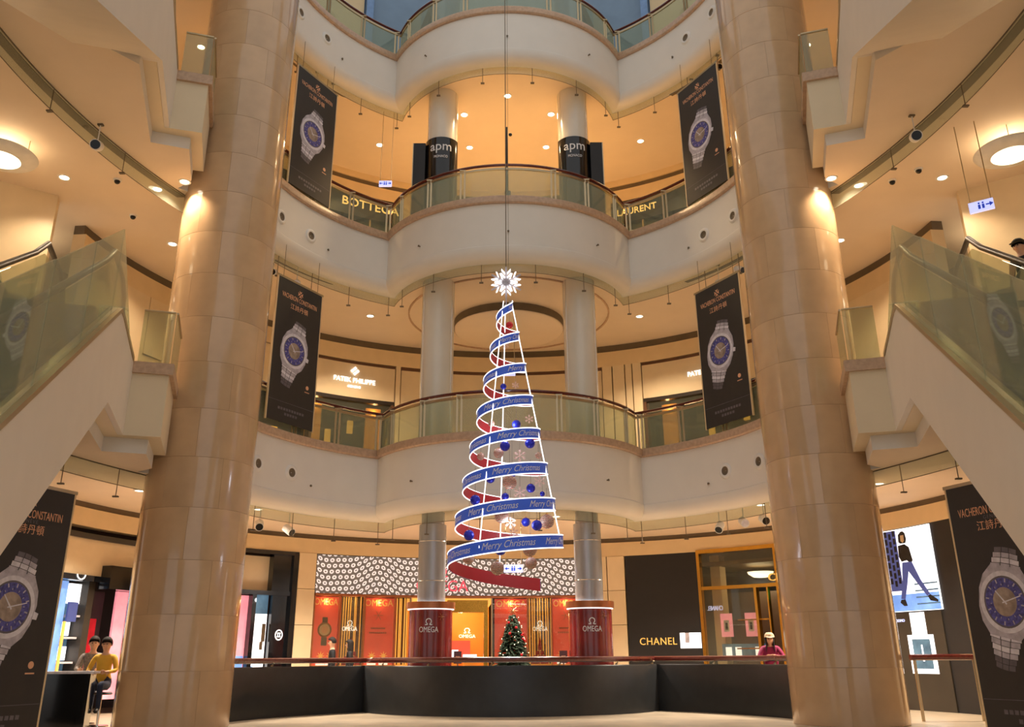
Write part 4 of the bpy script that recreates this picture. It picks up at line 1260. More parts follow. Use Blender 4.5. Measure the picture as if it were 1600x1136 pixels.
bowl = MB().lathe([(0, 0), (0.2, 0.02), (0.33, 0.10), (0.36, 0.16)], 24).obj('bowl_light', 'lamp_soft', ch, 60, wp(40.5, -1.2, 3.18))
lamp('shop_lamp', 'POINT', wp(40.5, -1.0, 3.0), 10, (1, .8, .55), .1, parent=ch)
wbox('lit_side_niche', 46.9, 47.5, 1.2, 1.75, -0.1, 0.01, 'screen_white', ch)

# large lit screens right of the right column
rs = thing('lit_screen_wall', 'tall lit advertising screens on a black wall right of the right column', 'screen')
wbox('black_surround', 64.2, 79.2, 0.0, 3.88, -0.3, -0.03, 'black_matt', rs)
wbox('screen_panel', 65.4, 74.8, 2.05, 3.86, -0.03, 0.0, 'screen_white', rs)
wbox('tower_print', 65.5, 68.5, 2.5, 3.84, 0.001, 0.004, 'screen_tower', rs)
mb = MB()
for i in range(4):
    for j in range(7):
        p = 65.75 + i * 0.72; z = 2.6 + j * 0.175 + (0.06 if i % 2 else 0)
        arc_box(mb, p, p + 0.42, z, z + 0.13, 0.004, 0.007, 0, 1)
mb.obj('tower_window_print', 'black_matt', rs)
wbox('steps_print', 66.0, 74.7, 2.06, 2.42, 0.001, 0.004, 'screen_blue', rs)
for z in (2.18, 2.32, 2.46, 2.60):
    wbox('steps_line_print', 70.5, 74.7, z, z + 0.03, 0.004, 0.006, 'screen_teal', rs)
def fig(poly, nm, m, d=0.008):
    MB().prism(poly, 0, 0.003, fn=lambda u, v, q: wp(70.0 + math.degrees(u / RW), d + q, 2.05 + v)).obj(nm, m, rs)
fig([(-0.09, 1.74), (-0.17, 1.68), (-0.19, 1.52), (-0.14, 1.48), (0.02, 1.48), (0.06, 1.56), (0.04, 1.70), (-0.02, 1.75)], 'hair_print', 'black_matt')
fig([(-0.10, 1.66), (-0.11, 1.54), (-0.06, 1.49), (-0.01, 1.53), (0.0, 1.66)], 'face_print', 'cap_cream', 0.012)
fig([(-0.22, 1.44), (-0.02, 1.46), (0.10, 1.38), (0.16, 1.08), (0.08, 1.02), (-0.02, 1.10), (-0.18, 1.08), (-0.24, 1.2)], 'top_print', 'black_matt')
fig([(-0.17, 1.06), (0.12, 1.06), (0.30, 0.66), (0.52, 0.34), (0.42, 0.30), (0.18, 0.60), (-0.02, 0.86), (-0.12, 0.56), (-0.24, 0.26), (-0.36, 0.28), (-0.24, 0.66)], 'trousers_print', 'screen_tower')
fig([(-0.36, 0.26), (-0.24, 0.26), (-0.20, 0.12), (-0.30, 0.12), (-0.40, 0.2)], 'shoe_print', 'black_matt')
fig([(0.44, 0.30), (0.52, 0.33), (0.74, 0.20), (0.72, 0.16), (0.5, 0.20)], 'shoe_print', 'black_matt')
wbox('lower_panel', 65.4, 74.4, 0.0, 2.03, -0.03, 0.0, 'interior_dark', rs)
wbox('strap_print', 68.8, 71.4, 1.55, 2.02, 0.001, 0.006, 'screen_white', rs)
for i in range(5):
    wbox('strap_line_print', 68.9, 71.3, 1.6 + i * 0.085, 1.61 + i * 0.085, 0.007, 0.009, 'silver_print', rs)
wbox('case_print', 67.9, 72.4, 0.75, 1.55, 0.001, 0.008, 'screen_white', rs)
wbox('dial_print', 68.6, 71.7, 0.85, 1.46, 0.009, 0.012, 'screen_teal', rs)
wbox('hand_print', 70.05, 70.3, 1.0, 1.34, 0.013, 0.016, 'screen_white', rs)
wtext('brand_print', 'ADDMO', 66.9, 1.86, 0.085, 'letter_blue', rs, 0.004)

# ================================================================== SHOPS ON THE MIDDLE GALLERY
def patek(p0, p1, c, label):
    t = thing('jewel_shop', label, 'shop front')
    wbox('sign_panel', p0, p1, 8.53, 9.60, -0.2, -0.03, 'wall_panel', t)
    wbox('top_reveal', p0, p1, 9.60, 9.68, -0.2, -0.02, 'brown_trim', t)
    wbox('window_head', p0, p1, 8.42, 8.53, -0.2, 0.0, 'dark_sign', t)
    wtext('lit_lettering', 'PATEK PHILIPPE', c, 9.06, 0.21, 'letter_white', t, 0.0, 0.02, width=1.32)
    wtext('lit_lettering', 'GENEVE', c, 8.86, 0.10, 'letter_white', t, 0.0, 0.02, width=0.42)
    mb = MB()
    for k in range(4):
        q = rot2([(0.0, 0.02), (0.062, 0.082), (0.0, 0.145), (-0.062, 0.082)], k * PI / 2)
        mb.prism(q, 0, 0.03, fn=lambda u, v, w: wp(c + math.degrees(u / RW), 0.0 + w, 9.36 + v))
    mb.obj('emblem', 'letter_white', t)
    wbox('interior_wall', p0, p1, 5.9, 8.45, -1.8, -1.7, 'interior_brown', t)
    wbox('window_side', p0, p0 + 0.5, 5.9, 8.45, -0.3, 0.0, 'brown_trim', t)
    wbox('window_side', p1 - 0.5, p1, 5.9, 8.45, -0.3, 0.0, 'brown_trim', t)
    for f in (0.14, 0.82):
        a = p0 + (p1 - p0) * f
        wbox('fluted_curtain', a - 1.3, a + 1.3, 5.95, 8.42, -0.7, -0.6, 'interior_gold_glow', t)
        lamp('niche_fill', 'POINT', wp(a, -0.5, 8.3), 4, (1, .66, .32), .05, parent=t)  # added fill light that brightens the shop window, no visible source
    for f, z0, z1 in ((0.38, 7.3, 7.75), (0.36, 6.4, 6.95), (0.62, 7.7, 8.1), (0.52, 6.25, 6.5), (0.70, 6.3, 7.0)):
        a = p0 + (p1 - p0) * f
        wbox('amber_box', a - 0.45, a + 0.45, z0, z1, -1.2, -1.1, 'screen_amber', t)
    wbox('shop_glass', p0 + 0.5, p1 - 0.5, 5.95, 8.42, -0.06, -0.05, 'glass_shop', t)
    return t
patek(-37.3, -21.7, -29.4, 'middle gallery shop with white lit lettering left of the bay')
patek(25.3, 50.6, 37.9, 'middle gallery shop with white lit lettering partly behind the right banner')
dk = thing('brown_shop', 'dark brown shop front with amber boxes partly behind the left lower banner', 'shop front')
wbox('cream_panel', -51, -37.4, 8.3, 9.68, -0.2, -0.04, 'wall_panel', dk)
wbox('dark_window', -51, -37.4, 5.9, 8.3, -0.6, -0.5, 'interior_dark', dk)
wbox('amber_box', -43.5, -41.8, 6.2, 7.4, -0.48, -0.44, 'screen_amber', dk)

# ================================================================== SHOPS ON THE UPPER GALLERY
def upper_shop(p0, p1, body, c, size, w, z, label):
    t = thing('upper_shop', label, 'shop front')
    wbox('sign_band', p0, p1, 14.62, 15.42, -0.2, 0.0, 'dark_sign', t)
    wtext('glowing_lettering', body, c, z, size, 'letter_amber', t, 0.015, 0.02, width=w)
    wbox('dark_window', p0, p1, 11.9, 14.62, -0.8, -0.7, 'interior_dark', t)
    for f in (0.2, 0.5, 0.8):
        a = p0 + (p1 - p0) * f
        wbox('window_post', a - 0.15, a + 0.15, 11.9, 14.62, -0.2, -0.05, 'champagne', t)
    wbox('shop_glass', p0, p1, 11.95, 14.6, -0.16, -0.15, 'glass_shop', t)
upper_shop(-52, -22.0, 'BOTTEGA', -28.3, 0.42, 1.95, 15.06, 'upper gallery shop with glowing amber lettering left of the bay')
upper_shop(21.1, 52, 'LAURENT', 26.3, 0.32, 1.35, 14.98, 'upper gallery shop with glowing amber lettering right of the bay')
# black shop collars on the upper slim columns
def collar(sd, label):
    t = thing('column_collar', label, 'sign', (sd * 1.84, 21.3, 11.9), 0, 'black sign collars on the upper slim columns')
    MB().lathe([(0.425, 0.0), (0.47, 0.0), (0.47, 2.72), (0.425, 2.72)], 24, (0, 0), R(-160), R(-20)).obj('curved_panel', 'black_gloss', t, 30)
    x0, x1 = (0.44, 0.78)
    a, b = (sd * x0, sd * x1) if sd > 0 else (sd * x1, sd * x0)
    MB().box(a, b, -0.30, 0.30, 0.0, 2.62).obj('side_wing', 'black_matt', t)
    MB().box(sd * x1 - 0.012, sd * x1 + 0.012, -0.31, -0.29, 0.0, 2.62).obj('wing_edge', 'champagne', t)
    f = lambda z: (lambda x, y, q: ((0.474 + q) * math.sin(x / 0.47), -(0.474 + q) * math.cos(x / 0.47), z + y))
    text_on('lettering', 'apm', 0.40, f(2.42), 'letter_silver', t, 0.006, width=0.60)
    text_on('lettering', 'MONACO', 0.11, f(2.10), 'letter_silver', t, 0.006, width=0.38)
collar(-1, 'black shop collar with silver lettering on the left upper slim column')
collar(1, 'black shop collar with silver lettering on the right upper slim column')
# black pole with lamp and winch boxes behind the upper bay rail
t = thing('hoist_pole', 'tall black hoist pole with small lamp behind the upper bay balustrade', 'pole', (-0.03, 20.6, 11.9))
MB().tube([(0, 0, 0.0), (0, 0, 2.85)], 0.03, 8).obj('pole', 'black_matt', t)
MB().box(-0.12, 0.12, -0.12, 0.12, 0.0, 0.12).obj('base', 'black_matt', t)
MB().box(-0.06, 0.10, -0.06, 0.06, 0.35, 0.85).obj('winch', 'black_matt', t)
MB().sphere((0.10, 0, 2.62), 0.05).obj('lamp_head', 'black_matt', t, 60)
tag(MB().prism([(-0.22, 0), (0.22, 0), (0.22, 0.62), (0.10, 0.66), (-0.22, 0.22)], -0.15, 0.15, fn=lambda u, v, q: (0.6 + u, 20.7 + q, 11.9 + v)).obj('equipment_case', 'black_matt'), 'dark equipment case beside the black hoist pole on the upper bay', 'case')
# ================================================================== SUSPENDED RIBBON TREE
TX, TY = -0.05, 16.2
def hel(th):
    """centre line of the ribbon: angle in degrees from the front, rising anticlockwise"""
    z = 2.9225 + 0.66 * th / 360.0
    if th < -95: z += (th + 95) * 0.0011
    r = max(0.07, 1.04 - (z - 2.9) * 0.1905)
    return r, z
TH0, TH1 = -213.0, 2620.0
def hp(th, dr, dz):
    r, z = hel(th)
    r += dr
    return (r * math.sin(R(th)), -r * math.cos(R(th)), z + dz)
def hw(th):
    return 0.115 - 0.035 * (th - TH0) / (TH1 - TH0)
rt = thing('ribbon_tree', 'hanging spiral ribbon Christmas tree, blue outside and red inside', 'christmas tree', (TX, TY, 0))
N = 420
ths = [TH0 + (TH1 - TH0) * i / N for i in range(N + 1)]
MB().sweep(ths, [(0.004, -1), (0.004, 1)], lambda t, a, b: hp(t, a, b * hw(t))).obj('ribbon_outside', 'ribbon_blue', rt, 60)
MB().sweep(ths, [(-0.004, -1), (-0.004, 1)], lambda t, a, b: hp(t, a, b * hw(t))).obj('ribbon_inside', 'ribbon_red', rt, 60)
for s_ in (-1, 1):
    MB().tube([hp(t, 0.004, s_ * hw(t)) for t in ths if t > -97], 0.0105, 5).obj('light_edge', 'led_white', rt, 60)
for th, z1 in ((-27, 7.75), (69, 7.75), (188, 7.75)):
    pa = lambda z: ((1.04 - (z - 2.9) * 0.1905) * math.sin(R(th)), -(1.04 - (z - 2.9) * 0.1905) * math.cos(R(th)), z)
    z0 = hel(th)[1] if th != 188 else 2.6
    MB().tube([pa(z0), pa(z1)], 0.011, 6).obj('light_rod', 'led_white', rt)
# lettering repeats along the ribbon
s_len = 0.0
prev = hp(TH0, 0, 0); nxt = 0.55; cnt = 0
marks = []
for i in range(1, 3000):
    th = TH0 + (TH1 - TH0) * i / 3000
    q = hp(th, 0, 0)
    s_len += (Vector(q) - Vector(prev)).length; prev = q
    if s_len >= nxt:
        marks.append(th); nxt += 1.17 if th < 2000 else 0.8
for th in marks:
    r0 = hel(th)[0]
    h = hw(th)
    W_ = min(0.95, 2.3 * r0)
    def f(x, y, q, th=th, r0=r0, h=h):
        t = th + math.degrees(x / r0)
        r, z = hel(t)
        return ((r + 0.007 + q) * math.sin(R(t)), -(r + 0.007 + q) * math.cos(R(t)), z + y)
    text_on('lettering', 'Merry Christmas', 1.5 * h, f, 'letter_silver', rt, 0.001, shear=0.35, width=W_)
# snowflake topper
zc = 8.20
arms = []
for k in range(6):
    a = R(90 + 60 * k)
    u = Vector((math.cos(a), 0, math.sin(a)))
    ar = MB().tube([Vector((0, 0, zc)) + u * 0.02, Vector((0, 0, zc)) + u * 0.34], 0.018, 6).obj('snowflake_arm', 'silver_print', rt)
    mb = MB()
    v = Vector((-math.sin(a), 0, math.cos(a)))
    for d, L in ((0.10, 0.12), (0.19, 0.11)):
        for s_ in (-1, 1):
            p = Vector((0, -0.006, zc)) + u * d
            e = p + (u * 0.75 + v * s_ * 0.85) * L
            w = u * 0.019
            n_ = Vector((0, 0.024, 0))
            c = [p + v * s_ * 0.022 - w, p + v * s_ * 0.022 + w, e + w, e - w]
            mb.add([x - n_ for x in c] + [x + n_ for x in c], [(0, 1, 2, 3), (4, 7, 6, 5), (0, 4, 5, 1), (1, 5, 6, 2), (2, 6, 7, 3), (3, 7, 4, 0)])
    mb.obj('snowflake_light', 'led_white', ar)
MB().lathe([(0, -0.012), (0.10, -0.012), (0.10, 0.012), (0, 0.012)], 12).obj('snowflake_hub', 'silver_print', rt).matrix_local = Matrix.Translation((0, 0, zc)) @ Matrix.Rotation(R(90), 4, 'X')
MB().tube([(0, 0, 7.6), (0, 0, zc)], 0.012, 6).obj('mast', 'silver_print', rt)
MB().tube([(0, 0, 8.4), (0, 0, 23.9)], 0.009, 6).obj('cable', 'vent_dark', rt)
MB().tube([(0.05, 0, 8.4), (0.05, 0, 23.9)], 0.004, 5).obj('cable', 'vent_dark', rt)
MB().tube([(-0.12, 0, 23.95), (0.2, 0, 23.95)], 0.05, 8).obj('hoist_bar', 'vent_dark', rt)
# roof girder that carries the hoist
struct(MB().box(-8, 8, 16.05, 16.35, 24.05, 24.4).obj('beam', 'steel_blue'))
lamp('ribbon_glow', 'POINT', (0, -0.1, 3.4), 26, (.8, .86, 1), .25, parent=rt)
lamp('ribbon_glow', 'POINT', (0, -0.05, 5.2), 14, (.8, .86, 1), .15, parent=rt)

# ornaments hanging inside the ribbon
F_ = 1371.0; P_ = R(20.4)
def unproject(px, py, Y):
    u = (px - 795) / F_; v = (518 - py) / F_
    d = (u, math.cos(P_) - v * math.sin(P_), math.sin(P_) + v * math.cos(P_))
    t = Y / d[1]
    return (d[0] * t, Y, EYE + d[2] * t)
orn_me = {}
def sphere_mesh(m):
    if m not in orn_me:
        me = MB().sphere((0, 0, 0), 1.0, 18, 12).mesh('ball'); me.materials.append(M[m]); me.shade_smooth(); orn_me[m] = me
        c = MB().lathe([(0.0, 1.12), (0.16, 1.10), (0.18, 0.96), (0.0, 0.95)], 10).mesh('cap'); c.materials.append(M['gold']); orn_me['cap'] = c
    return orn_me[m]
flake = MB()
for k in range(6):
    a = R(60 * k + 30)
    u = Vector((math.cos(a), 0, math.sin(a))); v = Vector((-math.sin(a), 0, math.cos(a)))
    flake.tube([u * 0.0, u * 1.0], 0.07, 5)
    for d in (0.45, 0.7):
        for s_ in (-1, 1):
            flake.tube([u * d, u * d + (u + v * s_) * 0.22], 0.055, 5)
fl_me = flake.mesh('snowflake'); fl_me.materials.append(M['snow_pink'])
WORDS = ['lowest', 'second-lowest', 'third-lowest', 'fourth-lowest', 'fifth-lowest', 'sixth-lowest', 'top']
used_l = {}
def ornament(px, py, r_px, kind, dy=0.0):
    x, y, z = unproject(px, py, TY + dy)
    r = r_px * 16.4 / F_
    turn = max(0, min(6, int((z - 2.62) / 0.66)))
    sd = 'left' if px < 775 else ('right' if px > 815 else 'middle')
    nm = {'b': 'glittery blue bauble', 'p': 'patterned cream and red bauble', 's': 'pale pink snowflake ornament', 'r': 'shiny red bauble'}[kind]
    name = {'b': 'bauble', 'p': 'bauble', 's': 'snowflake_ornament', 'r': 'bauble'}[kind]
    lab = f'{nm} hanging in the {WORDS[turn]} ribbon turn, {sd} part'
    k = used_l.get(lab, 0); used_l[lab] = k + 1
    if k: lab += (', lower one' if k == 1 else ', smallest one')
    t = thing(name, lab, 'ornament', (x, y, z), 0, {'b': 'blue baubles', 'p': 'patterned baubles', 's': 'snowflake ornaments', 'r': 'red baubles'}[kind] + ' in the ribbon tree')
    if kind == 's':
        o = link('flake', fl_me, t); o.scale = (r,) * 3
    else:
        o = link('ball', sphere_mesh({'b': 'bauble_blue', 'p': 'bauble_pattern', 'r': 'bauble_red'}[kind]), t); o.scale = (r,) * 3
        c = link('cap', orn_me['cap'], t); c.scale = (r,) * 3
    rr = math.hypot(x - TX, y - TY)
    top = 0.5 + 0.25 * random.random()
    MB().tube([(0, 0, r), (0, 0, top)], 0.003, 4).obj('string', 'string', t)
for a in [(788, 697, 8, 'b', -.1), (827, 693, 8, 'b', .1), (765, 748, 7, 'b', .2), (828, 763, 7, 'b', 0), (741, 781, 8, 'b', .1), (788, 776, 6, 'b', .3),
          (837, 821, 8, 'b', -.2), (731, 836, 8, 'b', -.1), (780, 858, 9, 'b', -.3), (750, 861, 6, 'b', .3), (846, 772, 4, 'b', .2), (786, 604, 5, 'b', -.1), (799, 740, 6, 'b', .1),
          (806, 663, 7, 'b', .05),
          (778, 708, 8, 'p', .15), (795, 754, 11, 'p', -.15), (782, 806, 11, 'p', -.1), (853, 815, 11, 'p', .1), (826, 858, 11, 'p', -.2), (828, 880, 9, 'p', .1),
          (730, 872, 9, 'p', .1), (775, 888, 10, 'p', -.2), (750, 713, 6, 'p', .1), (840, 712, 5, 'p', -.15), (767, 662, 5, 'p', .1),
          (811, 712, 10, 's', .2), (842, 752, 9, 's', .25), (811, 770, 10, 's', .2), (796, 817, 9, 's', .2), (826, 655, 7, 's', -.1), (790, 540, 6, 's', .05), (805, 602, 6, 's', .05), (801, 832, 7, 's', -.3),
          (796, 508, 6, 'r', 0.0), (820, 816, 7, 'b', .35)]:
    ornament(*a)

# ================================================================== REAL-LOOKING FIR WITH LIGHTS on the ground floor
ft = thing('fir_tree', 'small dark green fir tree with red baubles and tiny lights between the red plinths', 'christmas tree', (0.06, 22.6, 0))
MB().tube([(0, 0, 0), (0, 0, 2.1)], [0.05, 0.01], 8).obj('trunk', 'bark', ft)
MB().lathe([(0, 0), (0.28, 0), (0.22, 0.22), (0, 0.22)], 20).obj('pot', 'bauble_red', ft, 40)
fo = MB(); random.seed(3)
tips = []
for i in range(1500):
    z = 0.25 + 1.9 * (1 - math.sqrt(random.random())) if i % 3 else 0.25 + 1.85 * random.random()
    rm = 0.60 * (1 - (z - 0.2) / 2.05) ** 0.85 + 0.03
    a = random.uniform(0, 2 * PI)
    r0 = rm * random.uniform(0.25, 0.8); r1 = min(rm * 1.05, r0 + random.uniform(0.12, 0.2))
    p = Vector((r0 * math.cos(a), r0 * math.sin(a), z)); q = Vector((r1 * math.cos(a + .15), r1 * math.sin(a + .15), z - random.uniform(-.02, .07)))
    fo.tube([p, q], [0.028, 0.006], 4)
    if r1 > rm * 0.85: tips.append(q)
f_o = fo.obj('foliage', 'pine', ft); f_o['kind'] = 'stuff'
for i in range(16):
    q = tips[(i * 37) % len(tips)]
    MB().sphere(q, 0.035, 10, 6).obj('bauble', 'bauble_red', ft, 60)
tl = MB()
for i in range(70):
    tl.sphere(tips[(i * 13 + 5) % len(tips)] * 1.02, 0.010, 5, 4)
t_o = tl.obj('tiny_lights', 'lamp_soft', ft); t_o['kind'] = 'stuff'
mb = MB()
for k in range(8):
    a = k * PI / 4
    mb.tube([(0, 0, 2.2), (0.13 * math.cos(a), 0, 2.2 + 0.13 * math.sin(a))], [0.022, 0.003], 5)
mb.obj('star', 'copper_band', ft)
# ================================================================== PEOPLE
def person(label, loc, rz, height, mats, pose='stand', hair='short', cap=None, name='person'):
    """mats: (top, trousers); one continuous skinned body, coloured by nearest limb"""
    k = height / 1.70
    J = {'pelvis': (0, 0, .93), 'waist': (0, 0, 1.06), 'chest': (0, 0.0, 1.27), 'neck0': (0, 0.01, 1.43), 'neck': (0, 0, 1.49), 'head': (0, -0.02, 1.58), 'crown': (0, -0.015, 1.645),
         'shL': (-.17, 0, 1.39), 'elL': (-.235, .02, 1.12), 'wrL': (-.24, -.06, .88), 'paL': (-.24, -.085, .80),
         'shR': (.17, 0, 1.39), 'elR': (.235, .02, 1.12), 'wrR': (.24, -.06, .88), 'paR': (.24, -.085, .80),
         'hiL': (-.09, 0, .88), 'knL': (-.10, -.02, .49), 'anL': (-.10, .02, .09), 'toL': (-.11, -.15, .04),
         'hiR': (.09, 0, .88), 'knR': (.10, -.02, .49), 'anR': (.10, .02, .09), 'toR': (.11, -.15, .04)}
    if pose == 'walk':
        J.update(knL=(-.10, -.14, .50), anL=(-.10, -.10, .09), toL=(-.10, -.26, .05), knR=(.10, .06, .49), anR=(.10, .22, .12), toR=(.10, .10, .04), elL=(-.24, .10, 1.13), wrL=(-.24, .02, .90), paL=(-.24, -.01, .82))
    if pose == 'lean':      # forearms folded on a rail in front
        J.update(chest=(0, -.07, 1.25), waist=(0, -.01, 1.06), neck0=(0, -.12, 1.40), neck=(0, -.15, 1.45), head=(0, -.20, 1.53), crown=(0, -.21, 1.60),
                 shL=(-.17, -.10, 1.35), elL=(-.27, -.25, 1.17), wrL=(-.04, -.36, 1.175), paL=(.04, -.37, 1.18), shR=(.17, -.10, 1.35), elR=(.27, -.25, 1.17), wrR=(.05, -.41, 1.205), paR=(-.03, -.42, 1.21))
    if pose == 'sit':       # on a stool, hands on the counter
        J.update(knL=(-.12, -.42, .92), anL=(-.12, -.38, .50), toL=(-.12, -.53, .46), knR=(.12, -.42, .92), anR=(.12, -.38, .50), toR=(.12, -.53, .46),
                 elL=(-.25, -.08, 1.14), wrL=(-.18, -.30, 1.12), paL=(-.15, -.38, 1.12), elR=(.25, -.08, 1.14), wrR=(.18, -.30, 1.12), paR=(.15, -.38, 1.12))
    RAD = {'pelvis': (.155, .11), 'waist': (.135, .10), 'chest': (.165, .115), 'neck0': (.075, .065), 'neck': (.046, .048), 'head': (.100, .112), 'crown': (.088, .100),
           'sh': (.062, .062), 'el': (.044, .044), 'wr': (.029, .027), 'pa': (.036, .022), 'hi': (.095, .095), 'kn': (.062, .062), 'an': (.042, .042), 'to': (.040, .030)}
    E = [('pelvis', 'waist'), ('waist', 'chest'), ('chest', 'neck0'), ('neck0', 'neck'), ('neck', 'head'), ('head', 'crown'), ('chest', 'shL'), ('chest', 'shR')]
    for s_ in 'LR':
        E += [('sh' + s_, 'el' + s_), ('el' + s_, 'wr' + s_), ('wr' + s_, 'pa' + s_), ('pelvis', 'hi' + s_), ('hi' + s_, 'kn' + s_), ('kn' + s_, 'an' + s_), ('an' + s_, 'to' + s_)]
    # fingers: five short chains from each palm
    for s_, sg in (('L', -1), ('R', 1)):
        pa, wr = Vector(J['pa' + s_]), Vector(J['wr' + s_])
        d = (pa - wr).normalized()
        side = d.cross(Vector((sg, 0.2, 0.1)))
        side = side.normalized() if side.length > 1e-3 else Vector((0, 1, 0))
        curl = side.cross(d).normalized() * -0.35
        for f, (o, L) in enumerate(((-0.030, .055), (-0.010, .068), (0.010, .072), (0.030, .058))):
            a = pa + side * o + d * 0.028; b = a + (d + curl * .4) * L * .55; c = b + (d + curl * 1.4).normalized() * L * .5
            for q, nm in ((a, 'a'), (b, 'b'), (c, 'c')):
                J[f'f{f}{nm}{s_}'] = tuple(q); RAD[f'f{f}{nm}{s_}'] = (.0095, .0095) if nm != 'c' else (.0075, .0075)
            E += [('pa' + s_, f'f{f}a{s_}'), (f'f{f}a{s_}', f'f{f}b{s_}'), (f'f{f}b{s_}', f'f{f}c{s_}')]
        a = wr + d * 0.03 + side * -0.035; b = a + (d * .7 - side * .6) * .045
        J['ta' + s_] = tuple(a); J['tb' + s_] = tuple(b); RAD['ta' + s_] = (.012, .012); RAD['tb' + s_] = (.009, .009)
        E += [('wr' + s_, 'ta' + s_), ('ta' + s_, 'tb' + s_)]
    names = list(J)
    me = bpy.data.meshes.new('body')
    me.from_pydata([tuple(c * k for c in J[n]) for n in names], [(names.index(a), names.index(b)) for a, b in E], [])
    o = bpy.data.objects.new('body', me); COL.objects.link(o)
    sk = o.modifiers.new('skin', 'SKIN'); sk.use_smooth_shade = True
    ss = o.modifiers.new('sub', 'SUBSURF'); ss.levels = 1; ss.render_levels = 1
    for i, n in enumerate(names):
        r = RAD.get(n) or RAD[n[:2]]
        me.skin_vertices[0].data[i].radius = (r[0] * k, r[1] * k)
        me.skin_vertices[0].data[i].use_root = (n == 'pelvis')
    dg = bpy.context.evaluated_depsgraph_get()
    m2 = bpy.data.meshes.new_from_object(o.evaluated_get(dg))
    bpy.data.objects.remove(o)
    m2.name = 'body'
    m2.materials.clear()
    for q in ('skin', mats[0], mats[1], 'black_matt'): m2.materials.append(M[q])
    SEG = []
    for a, b in E:
        ks = 0 if (a[:2] in ('ne', 'he', 'wr', 'pa', 'ta') or a[0] == 'f' or a == 'head') else 2
        if a in ('waist', 'chest', 'pelvis') and not b.startswith('hi'): ks = 1
        if a[:2] in ('sh', 'el'): ks = 1
        if a == 'neck0': ks = 0
        if a[:2] == 'an': ks = 3
        SEG.append((Vector(J[a]) * k, Vector(J[b]) * k, ks))
    for p in m2.polygons:
        c = p.center; best = (9, 0)
        for A, B, ks in SEG:
            ab = B - A; tt = max(0, min(1, (c - A).dot(ab) / max(1e-9, ab.length_squared)))
            dd = (c - A - ab * tt).length
            if dd < best[0]: best = (dd, ks)
        p.material_index = best[1]; p.use_smooth = True
    t = link(name, m2)
    tag(t, label, 'person')
    t.location = loc; t.rotation_euler = (0, 0, rz)
    H = Vector(J['head']) * k + Vector((0, 0, 0.035 * k))
    # hair / face
    hm = MB()
    def cap_shell(r, z_cut, sx=1.0, back=0.0, long_=0.0):
        mb = MB(); nu, nv = 18, 10
        vs = []; fs = []
        for j in range(nv + 1):
            a = (PI * 0.60) * j / nv
            for i in range(nu):
                b = 2 * PI * i / nu
                x = r * math.sin(a) * math.cos(b) * .90; y = r * math.sin(a) * math.sin(b) * 1.06; z = r * 1.12 * math.cos(a)
                if math.sin(b) < -0.2 and a > PI * .36: z = max(z, r * 0.38); x *= 0.86; y *= 0.84
                if long_ and j == nv and math.sin(b) > -0.35: z -= long_
                vs.append((H.x + x, H.y + y, H.z + z))
        for j in range(nv):
            for i in range(nu):
                fs.append((j * nu + i, (j + 1) * nu + i, (j + 1) * nu + (i + 1) % nu, j * nu + (i + 1) % nu))
        mb.add(vs, fs); return mb
    cap_shell(0.112 * k, 0, long_=(0.26 * k if hair == 'long' else 0)).obj('hair', 'hair', t, 80)
    for s_ in (-1, 1):
        MB().sphere((H.x + s_ * .032 * k, H.y - .084 * k, H.z - .012 * k), .010 * k, 8, 6).obj('eye', 'hair', t, 80)
    MB().sphere((H.x, H.y - .098 * k, H.z - .035 * k), .016 * k, 8, 6, .8, 1, 1.3).obj('nose', 'skin', t, 80)
    MB().sphere((H.x, H.y - .086 * k, H.z - .066 * k), .02 * k, 8, 6, 1.2, .5, .3).obj('mouth', 'letter_copper', t, 80)
    for s_ in (-1, 1):
        MB().sphere((H.x + s_ * .086 * k, H.y + .005, H.z - .02 * k), .022 * k, 8, 6, .45, .8, 1.3).obj('ear', 'skin', t, 80)
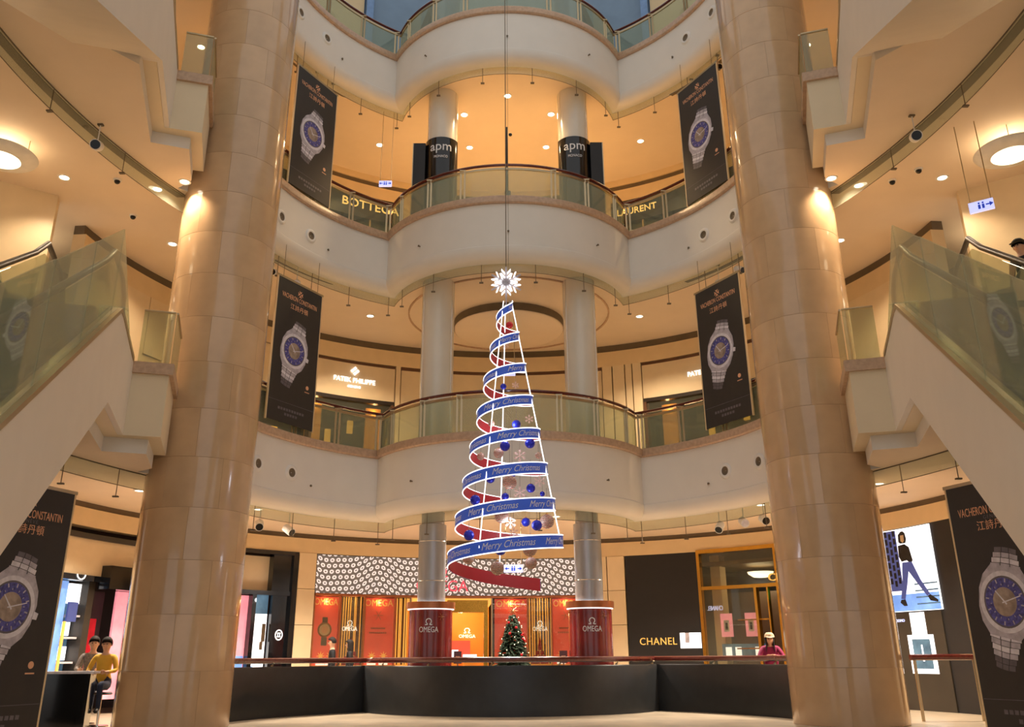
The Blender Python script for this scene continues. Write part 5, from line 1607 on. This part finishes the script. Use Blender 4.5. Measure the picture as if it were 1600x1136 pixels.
    if cap:
        mb = MB(); mb.lathe([(0.0, .125 * k), (.06 * k, .118 * k), (.098 * k, .08 * k), (.112 * k, .02 * k)], 20, (H.x, H.y))
        mb.v = [(x, y * 1.0, z + H.z) for x, y, z in mb.v]
        c = mb.obj('cap', cap, t, 80)
        MB().prism([(-.085, 0), (-.075, -.06), (-.03, -.105), (.03, -.105), (.075, -.06), (.085, 0)], 0.0, 0.008, fn=lambda u, v, q: (H.x + u * k, H.y - .085 * k + v * k, H.z + .03 * k + q + v * .25 * k)).obj('cap_peak', cap, c)
    return t
person('man in black top walking past the red window with the printed watch', (-4.45, 23.3, 0), R(-75), 1.60, ('cloth_black', 'cloth_blue'), 'walk')
person('person with long black hair in dark clothing before the gold-rod window', (-4.02, 23.35, 0), R(-80), 1.545, ('cloth_black', 'cloth_black'), 'walk', 'long')
person('person with grey scarf seated at the counter left of the left column', (-7.95, 17.78, -0.18), R(20), 1.70, ('cloth_grey', 'cloth_blue'), 'sit')
person('person in yellow top seated beside the grey scarf at the left counter', (-7.45, 17.2, -0.19), R(5), 1.68, ('cloth_yellow', 'cloth_blue'), 'sit')
person('woman in magenta top and pale cap leaning on the wooden rail', (5.42, 19.50, 0), R(-12), 1.60, ('cloth_magenta', 'cloth_black'), 'lean', 'long', 'cap_cream')
person('person in black with a dark cap on the right landing beyond the escalator glass', (8.5, 13.2, 5.88), R(-60), 1.70, ('cloth_black', 'cloth_black'), 'stand', 'short', 'cap_dark')
for x, y, l in ((-7.95, 17.83, 'tall stool under the person with the grey scarf'), (-7.45, 17.25, 'tall stool under the person in yellow')):
    t = thing('bar_stool', l, 'stool', (x, y, 0))
    MB().lathe([(0, .53), (.18, .53), (.19, .55), (.17, .57), (0, .57)], 20).obj('seat', 'black_matt', t, 40)
    MB().tube([(0, 0, .02), (0, 0, .53)], .025, 8).obj('pole', 'chrome', t, 40)
    MB().lathe([(0, 0), (.2, 0), (.19, .02), (0, .03)], 20).obj('base', 'chrome', t, 40)
t = thing('beauty_counter', 'white counter in front of the two seated people left of the column', 'counter', (-8.0, 16.25, 0), R(12))
MB().box(-0.75, 0.75, -0.22, 0.22, 0, 0.90).obj('cabinet', 'black_gloss', t)
MB().box(-0.80, 0.80, -0.26, 0.26, 0.90, 0.94).obj('top', 'silver_light', t)
